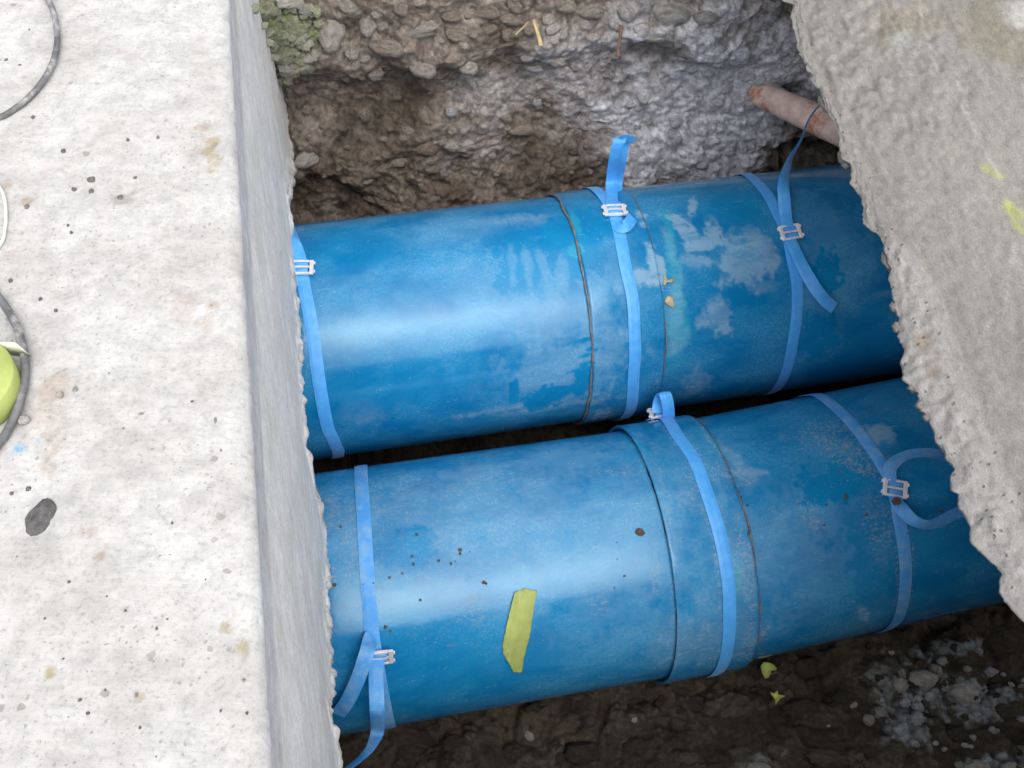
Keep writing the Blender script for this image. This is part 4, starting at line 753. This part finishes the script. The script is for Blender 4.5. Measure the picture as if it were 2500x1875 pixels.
strap('bright blue strap beside the pale beam on the pipe nearest the stony wall', PIPE_A, [(690, 560), (714, 600), (731, 640), (741.7, 696), (763, 808), (772.6, 885), (784, 962), (799.6, 1039.5), (813, 1070), (826, 1098)], (737, 659, -8, 0, .004, 0),
      [[(737, 652, .006, 0), (728, 615, .012, 12), (716, 580, .03, 30), (705, 535, .05, 55), (690, 490, .06, 60)]])
strap('blue strap over the upper coupling with a loop of webbing standing upright', PIPE_A, [(1440, 462), (1462, 478), (1482, 502), (1498, 530), (1511, 580), (1523.8, 651.5), (1541, 728.7), (1545.8, 805.9), (1547, 863.7), (1543, 921.6), (1537, 991)], (1499, 527, -6, 0, .004, 0),
      [[(1498, 524, .006, 0), (1495, 505, .016, 0), (1493, 446, .055, 0), (1501, 385, .10, 0), (1509, 352, .118, 0), (1515, 338, .116, 0), (1520, 337, .106, 0), (1522, 350, .098, 0), (1516, 390, .088, 0), (1506, 450, .045, 0), (1499, 512, .010, 'ax')],
       [(1503, 549, .006, 0), (1518, 555, .010, 10), (1533, 548, .014, 25), (1545, 530, .014, 30)], [(1512, 338, .119, 62), (1530, 338, .119, 55), (1549, 343, .120, 50)]], coll=cA)
strap('blue strap on the pipe nearest the wall whose tail runs up under the grey slab', PIPE_A, [(1815, 425), (1840, 440), (1871, 474), (1898, 524), (1917, 563), (1932.8, 632), (1944, 690), (1944, 767), (1932.8, 844), (1913.5, 917.7), (1890, 952)], (1927, 571, 3, 0, .004, 0),
      [[(1925, 562, .006, 0), (1919, 530, .015, 0), (1915, 490, .035, 5), (1913.5, 443.7, .065, 25), (1932.8, 382, .09, 68), (1956, 339.5, .10, 78), (1979, 285.5, .10, 80), (2014, 247, .08, 82), (2070, 220, .05, 80)],
       [(1928, 582, .004, 0), (1936, 600, .010, 0), (1956, 643.8, .016, 0), (1986.8, 697.8, .020, 0), (2014, 733, .022, -10), (2037, 752, .022, -20)]])
strap('dusty blue strap with a hanging tail beside the beam on the lower pipe', PIPE_B, [(882, 1137), (885, 1214), (891, 1310.8), (896.8, 1407), (904.5, 1503.7), (909, 1554), (918, 1610), (930, 1680), (948, 1765)], (926, 1598, -4, 0, .007, -25),
      [[(907, 1552, .004, 0), (903, 1562, .014, 0), (894, 1598, .04, 0), (873, 1660, .045, 5), (848, 1712, .04, 0), (825, 1745, .03, -15)],
       [(921, 1606, .008, 0), (918, 1638.8, .025, 0), (918.6, 1680, .05, 0), (921, 1740, .09, 0), (921, 1786, .12, 20), (908, 1820, .13, 50), (880, 1852, .13, 65), (850, 1876, .13, 70), (820, 1900, .13, 70)]], dusty=True)
strap('blue strap over the lower coupling, buckle standing on its crest', PIPE_B, [(1590, 1012), (1606, 1016), (1626, 1037), (1653, 1075.7), (1691.5, 1129.8), (1718.5, 1199), (1741.7, 1268.7), (1761, 1345.8), (1772.5, 1423), (1774.5, 1500), (1764.8, 1592.8)], (1615, 1022, -8, 0, .009, -38),
      [[(1632, 1030, .008, 0), (1633, 1015, .016, 0), (1631, 990, .028, 0), (1626, 968, .034, 0), (1620, 958, .026, 0), (1614, 964, .012, 0), (1608, 985, .004, 0), (1606, 1008, .004, 'ax')]], coll=cB)
strap('dusty blue strap under the slab edge, its tails bowing out sideways', PIPE_B, [(1960, 958), (1990, 966), (2029, 988), (2068, 1023.6), (2101, 1062.7), (2130, 1101.8), (2151, 1134), (2170, 1168), (2181, 1196), (2191, 1250), (2196, 1280), (2206.6, 1345.8), (2210, 1403.7), (2204.7, 1461.6), (2185, 1519.5)], (2181, 1194, -22, 0, .004, 0),
      [[(2174, 1180, .006, 0), (2172, 1150, .012, 0), (2180, 1132, .025, 20), (2204, 1115, .05, 45), (2240, 1106, .07, 50), (2280, 1107, .07, 45), (2330, 1118, .05, 40)],
       [(2184, 1206, .004, 0), (2192, 1230, .014, 0), (2213, 1256, .030, 15), (2240, 1276, .045, 40), (2270, 1281, .05, 50), (2305, 1268, .05, 40), (2360, 1242, .04, 30)]], dusty=True)

# ------------------------------------------------------------------ small things
def patch(name, pp, poly, lift, mat, label, cat, n=26, wr=0.0012, group=None):
    ua_ = np.array([pp.ua(x, y)[:2] for x, y in poly]); ua_[:, 1] *= R0
    lo, hi = ua_.min(0), ua_.max(0)
    from mathutils.geometry import delaunay_2d_cdt
    bnd = []
    for i in range(len(ua_)):
        a, b = ua_[i], ua_[(i + 1) % len(ua_)]
        for k in range(4): bnd.append(a + (b - a) * k / 4 + (RNG.standard_normal(2) * .00035))
    pts = [Vector(p) for p in bnd]
    for _ in range(1100):
        pts.append(Vector((random.uniform(lo[0], hi[0]), random.uniform(lo[1], hi[1]))))
    r = delaunay_2d_cdt(pts, [], [list(range(len(bnd)))], 1, 1e-6); V = []
    for v in r[0]:
        l = lift + wr * (1 + vnoise(v[0] * 70, v[1] * 40, 3, 200)) * 1.0; l += (wr * 3.5 * max(0, vnoise(v[0] * 120 + v[1] * 30, v[1] * 14, 5, 201)) if wr else 0); V.append(pp.at(v[0], v[1] / R0, l))
    me = mesh(name, V, r[2]); o = link(name, me, M[mat]); sm = o.modifiers.new('thickness', 'SOLIDIFY'); sm.thickness = 0.0004
    return tag(o, label, cat, group)
tape = [(1259, 1444), (1281, 1436), (1310, 1442), (1304, 1480), (1294, 1542), (1284, 1580), (1277, 1612), (1273, 1638), (1252, 1639), (1240, 1612), (1229, 1596), (1226, 1573), (1234, 1530), (1242, 1498), (1254, 1446)]
patch('tape_strip', PIPE_B, tape, 0.0008, 'tape', 'lime green masking tape strip stuck on the lower blue pipe', 'tape')
def clod(name, pp, x, y, rx, ry, rot, mat, label, cat, lib=STR, flat=.6, group=None):
    u, a, p = pp.ua(x, y); k = np.dot(p - CAM, _f) / FOC; n = pp.nor(u, a); d = pp.fr(u)[0]; c = np.cross(n, d); r = math.radians(rot); X = math.cos(r) * d + math.sin(r) * c; Y = np.cross(n, X)
    me = random.choice(lib).copy(); me.materials.clear(); me.materials.append(M[mat])
    o = bpy.data.objects.new(name, me); COL.objects.link(o); lift = min(rx, ry) * k * flat * .7; p = pp.at(u, a, lift)
    o.matrix_basis = Matrix(((X[0] * rx * k, Y[0] * ry * k, n[0] * ry * k * flat, p[0]), (X[1] * rx * k, Y[1] * ry * k, n[1] * ry * k * flat, p[1]), (X[2] * rx * k, Y[2] * ry * k, n[2] * ry * k * flat, p[2]), (0, 0, 0, 1)))
    return tag(o, label, cat, group)
clod('dirt_clod', PIPE_B, 1561, 1299, 11, 8, -20, 'clod', 'brown dirt clod lying on bare blue paint beside the lower coupling', 'dirt clod')
o = clod('dirt_clod', PIPE_B, 2188, 1224, 11, 9, 0, 'clod', 'brown dirt clod stuck just below the dusty buckle near the slab', 'dirt clod'); o.location = Vector(o.location) + Vector(to_cam(np.array(o.location)) * .018)
V, F = [], []
crumbs = [(1794, 1188, 4), (1800, 1203, 6), (1806, 1216, 6), (1809, 1225, 4), (1824, 1234, 4), (1816, 1259, 4), (1818, 1267, 4), (1825, 1289, 6), (1824, 1299, 4), (1822, 1304, 4), (1846, 1218, 2), (2063, 1210, 5), (2064, 1216, 5), (2018, 1232, 3), (2012, 1282, 4), (2114, 1257, 4), (1898, 1241, 2), (1524, 1406, 3), (1507, 1365, 2), (1505, 1324, 2), (1663, 1319, 2), (832, 1287, 4), (1017, 1305, 4), (1006, 1358, 4), (1009, 1377, 4), (1071, 1369, 4), (1123, 1343, 6), (1123, 1352, 4), (1101, 1376, 4), (1111, 1370, 2), (951, 1410, 4), (983, 1400, 3), (887, 1426, 4), (817, 1428, 6), (911, 1424, 4), (1181, 1422, 6), (1187, 1425, 4), (911, 1466, 3), (1026, 1465, 4), (941, 1530, 5), (953, 1540, 4), (1146, 1347, 2), (1525, 1406, 3), (2048, 1150, 3), (2296, 1247, 5), (1950, 1230, 2), (1500, 1435, 2)]
for (x, y, r) in crumbs:
    u, a, p = PIPE_B.ua(x, y); k = np.dot(p - CAM, _f) / FOC; lf = .009 if uB0 < u < uB1 else .0005; c = PIPE_B.at(u, a, lf + r * k * .3); b = len(V); d = 1 + .3 * RNG.standard_normal(len(IV2[:42])) if False else 1
    vv = IV2 * (r * .8 * k) * (1 + .25 * fbm(IV2[:, 0] * 1.7 + x, IV2[:, 1] * 1.7 + y, IV2[:, 2] * 1.7, 7, 2))[:, None]
    for q in vv: V.append(c + q)
    for f in IF2: F.append([b + i for i in f])
o = link('dirt_crumbs', mesh('dirt_crumbs', V, F), M['clod']); tag(o, 'small brown dirt crumbs scattered over the lower pipe', 'dirt', kind='stuff')
def leaf(name, p0, axes, outl, mat, label, cat, curl=.3, group=None):
    X, Y, Zv = axes; V = [p0 + X * x + Y * y + Zv * (curl * (x * x + y * y) ** .5) for x, y in outl]; V.append(p0 + Zv * .0006); n = len(outl); F = [(i, (i + 1) % n, n) for i in range(n)]
    o = link(name, mesh(name, V, F), M[mat]); sm = o.modifiers.new('thickness', 'SOLIDIFY'); sm.thickness = 0.0005; return tag(o, label, cat, group)
def on_pipe(pp, x, y, l): u, a, p = pp.ua(x, y); n = pp.nor(u, a); d = pp.fr(u)[0]; return pp.at(u, a, l), (d, np.cross(n, d), n)
k1 = 0.00073
p, ax = on_pipe(PIPE_A, 1624, 687, .002); leaf('leaf_scrap', p, ax, [(x * k1, y * k1) for x, y in [(-4, -10), (2, -2), (10, -6), (20, 0), (19, 4), (9, 1), (3, 4), (0, 12), (-4, 14), (-2, 4), (-7, -6)]], 'yleaf', 'thin forked yellow leaf scrap stuck to the upper coupling edge', 'leaf', .35)
p, ax = on_pipe(PIPE_A, 1632, 735, .002); leaf('leaf_scrap', p, ax, [(x * k1, y * k1) for x, y in [(-11, 0), (-4, -8), (4, -14), (10, -10), (8, -3), (10, 4), (5, 10), (-2, 11), (-8, 7)]], 'yleaf', 'rounded yellow leaf scrap just below the forked one', 'leaf', .45)
up = np.array([0, 0, 1.0])
p, d = pick(1868, 1632, 'f'); k = d / FOC; leaf('green_scrap', p + to_cam(p) * .02, (_r, _u, -_f), [(x * k, y * k) for x, y in [(-17, 8), (-10, 18), (2, 17), (14, 12), (22, 4), (20, -4), (10, 0), (8, -10), (2, -20), (-6, -22), (-13, -10)]], 'gleaf', 'torn pale green scrap on the mud touching the lower coupling', 'scrap', .12)
p, d = pick(1893, 1698, 'f'); k = d / FOC; leaf('green_scrap', p + to_cam(p) * .012, (_r, _u, -_f), [(x * k, y * k) for x, y in [(-18, 12), (-6, 8), (0, 16), (3, 5), (20, 3), (8, -4), (2, -10), (-4, -20), (-6, -6), (-12, 2)]], 'gleaf', 'tiny star-shaped green scrap on bare mud', 'scrap', .15)
def stick(name, pts, w0, mat, label, cat, flat=True):
    P = np.array([pick(x, y, 'w')[0] for x, y in pts]); d0 = pick(*pts[0], 'w')[1]; Dm = min(np.dot(p - CAM, _f) for p in P) - 0.03
    P = np.array([CAM + ray(x, y) * Dm / (ray(x, y) @ _f) for x, y in pts]); C = catmull(P, 8); k = Dm / FOC
    me = ribbon_mesh(name, C, np.tile(-_f, (len(C), 1)), np.linspace(w0 * .7, w0, len(C)) * k, .002) if flat else tube_mesh(name, C, np.linspace(w0 * .6, w0 * .4, len(C)) * k, 7)
    return tag(link(name, me, M[mat]), label, cat)
stick('dry_straw', [(1302, 48), (1310, 72), (1317, 95), (1321, 112)], 13, 'straw', 'flat dry straw blade hanging among the upper wall stones', 'straw')
stick('dry_straw', [(1258, 85), (1274, 70), (1290, 53)], 4, 'straw', 'thin pale straw stem lying slantwise beside the straw blade', 'straw', False)
stick('root_twig', [(1517, 62), (1515, 85), (1511, 110), (1508, 138)], 8, 'twig', 'brown root hanging from the wall stones above the strap loop', 'root', False)

# orange duct coming out of the wall
p, d = pick(1850, 235, 'w'); A0 = CAM + ray(1808, 210) * (d + .045) / (ray(1815, 212) @ _f); A1 = CAM + ray(2080, 328) * (d - .16) / (ray(2080, 328) @ _f); dd = nrm(A1 - A0)
R_ = 0.030; P = np.array([A0 + dd * s for s in np.linspace(-.0, np.linalg.norm(A1 - A0) + .25, 30)])
for (x, y, rx, ry) in [(1800, 190, 24, 14), (1838, 196, 20, 12), (1868, 212, 22, 12), (1900, 228, 24, 13), (1935, 240, 26, 15), (1962, 240, 20, 20), (1806, 240, 18, 12), (1832, 258, 16, 11), (1790, 215, 14, 14)]:
    pc = CAM + ray(x, y) * (np.dot(A0 - CAM, _f) - .02 - (x - 1808) * .0003) / (ray(x, y) @ _f); kc = np.dot(pc - CAM, _f) / FOC; stone(pc, (_r, _u, -_f), (rx * kc, ry * kc, ry * kc * .9), np.array((.50, .50, .535)) * random.uniform(.85, 1.1), WALL, STR)
e = link('orange_duct', tube_mesh('orange_duct', P, np.interp(np.arange(30), [0, 12, 29], [.021, .029, .032]), 32, True), M['conduit']); tag(e, 'orange plastic duct dusted with grey cement, sticking out of the far wall', 'duct')

# hose loops, white cable, tape roll on the beam
def beam_pt(x, y, l): return hit_plane(x, y, np.array([0, 0, ZT + l]), np.array([0, 0, 1.0]))
def hose(name, pts, r, mat, label, cat, group=None):
    P = catmull(np.array([beam_pt(x, y, l + r) for x, y, l in pts]), 10); P = P + 0.0; o = link(name, tube_mesh(name, P, r, 14, True), M[mat]); return tag(o, label, cat, group)
hose('rubber_hose', [(40, -160, 0), (96, -45, .002), (118, 0, .003), (133, 38.6, .004), (140, 96.5, .004), (131, 146.6, .003), (110, 190, .002), (77, 231.5, 0), (38.6, 264, 0), (-2, 287, 0), (-90, 310, 0), (-220, 290, 0), (-320, 180, 0)], 0.0031, 'hose', 'dusty black hose curving over the far corner of the pale beam', 'hose', 'hose loops on the beam')
hose('rubber_hose', [(-260, 560, 0), (-140, 610, 0), (-50, 680, 0), (-4, 725, .002), (29, 774, .003), (50, 824.5, .004), (62, 890, .004), (56, 950, .003), (40, 1005, .002), (18, 1052, 0), (-6, 1086, 0), (-90, 1180, 0), (-220, 1230, 0)], 0.0035, 'hose', 'dusty black hose curving round the lime tape roll on the beam', 'hose', 'hose loops on the beam')
hose('white_cable', [(-120, 400, 0), (-30, 430, 0), (4, 465, 0), (14, 510, 0), (12, 560, 0), (-2, 600, 0), (-60, 650, 0)], 0.0016, 'cable', 'thin white cable bend at the very edge of the pale beam', 'cable')
rc = beam_pt(-75, 968, 0); re_ = beam_pt(44, 958, 0.012); rad = abs((re_ - rc) @ BC); hgt = 0.024
er = empty('tape_roll', rc, 'lime green tape roll lying on the pale beam inside the black hose curve', 'tape roll')
def lathe(name, prof, c, n, mat, parent):
    a = np.linspace(0, 2 * math.pi, n, endpoint=False); P = np.zeros((len(prof), n, 3))
    for i, (r, z) in enumerate(prof): P[i] = c + np.stack([r * np.cos(a), r * np.sin(a), np.full(n, z)], 1)
    return link(name, grid_mesh(name, P[:, ::-1], close_j=True), mat, parent)
lathe('tape_windings', [(rad * .72, .002), (rad - .0006, .001), (rad, .002), (rad, hgt - .001), (rad - .001, hgt), (rad * .72, hgt)], rc, 72, M['tape'], er)
lathe('paper_core', [(rad * .66, .001), (rad * .72, .001), (rad * .72, hgt + .0006), (rad * .66, hgt + .0006), (rad * .66, .001)], rc, 60, M['tapepaper'], er)
a0 = math.atan2(BC[1], BC[0]); fl = []; nn = []
for k in range(12):
    t = k / 11; ang = a0 + .50 + .40 * t; rr = rad + .0008 + .010 * (1 - t) ** 1.6; fl.append(rc + np.array([rr * math.cos(ang), rr * math.sin(ang), hgt * .55 + .006 * (1 - t)])); nn.append([math.cos(ang), math.sin(ang), .25])
link('loose_end', ribbon_mesh('loose_end', np.array(fl), np.array(nn), hgt * .95, .0004), M['tapepaper'], er)
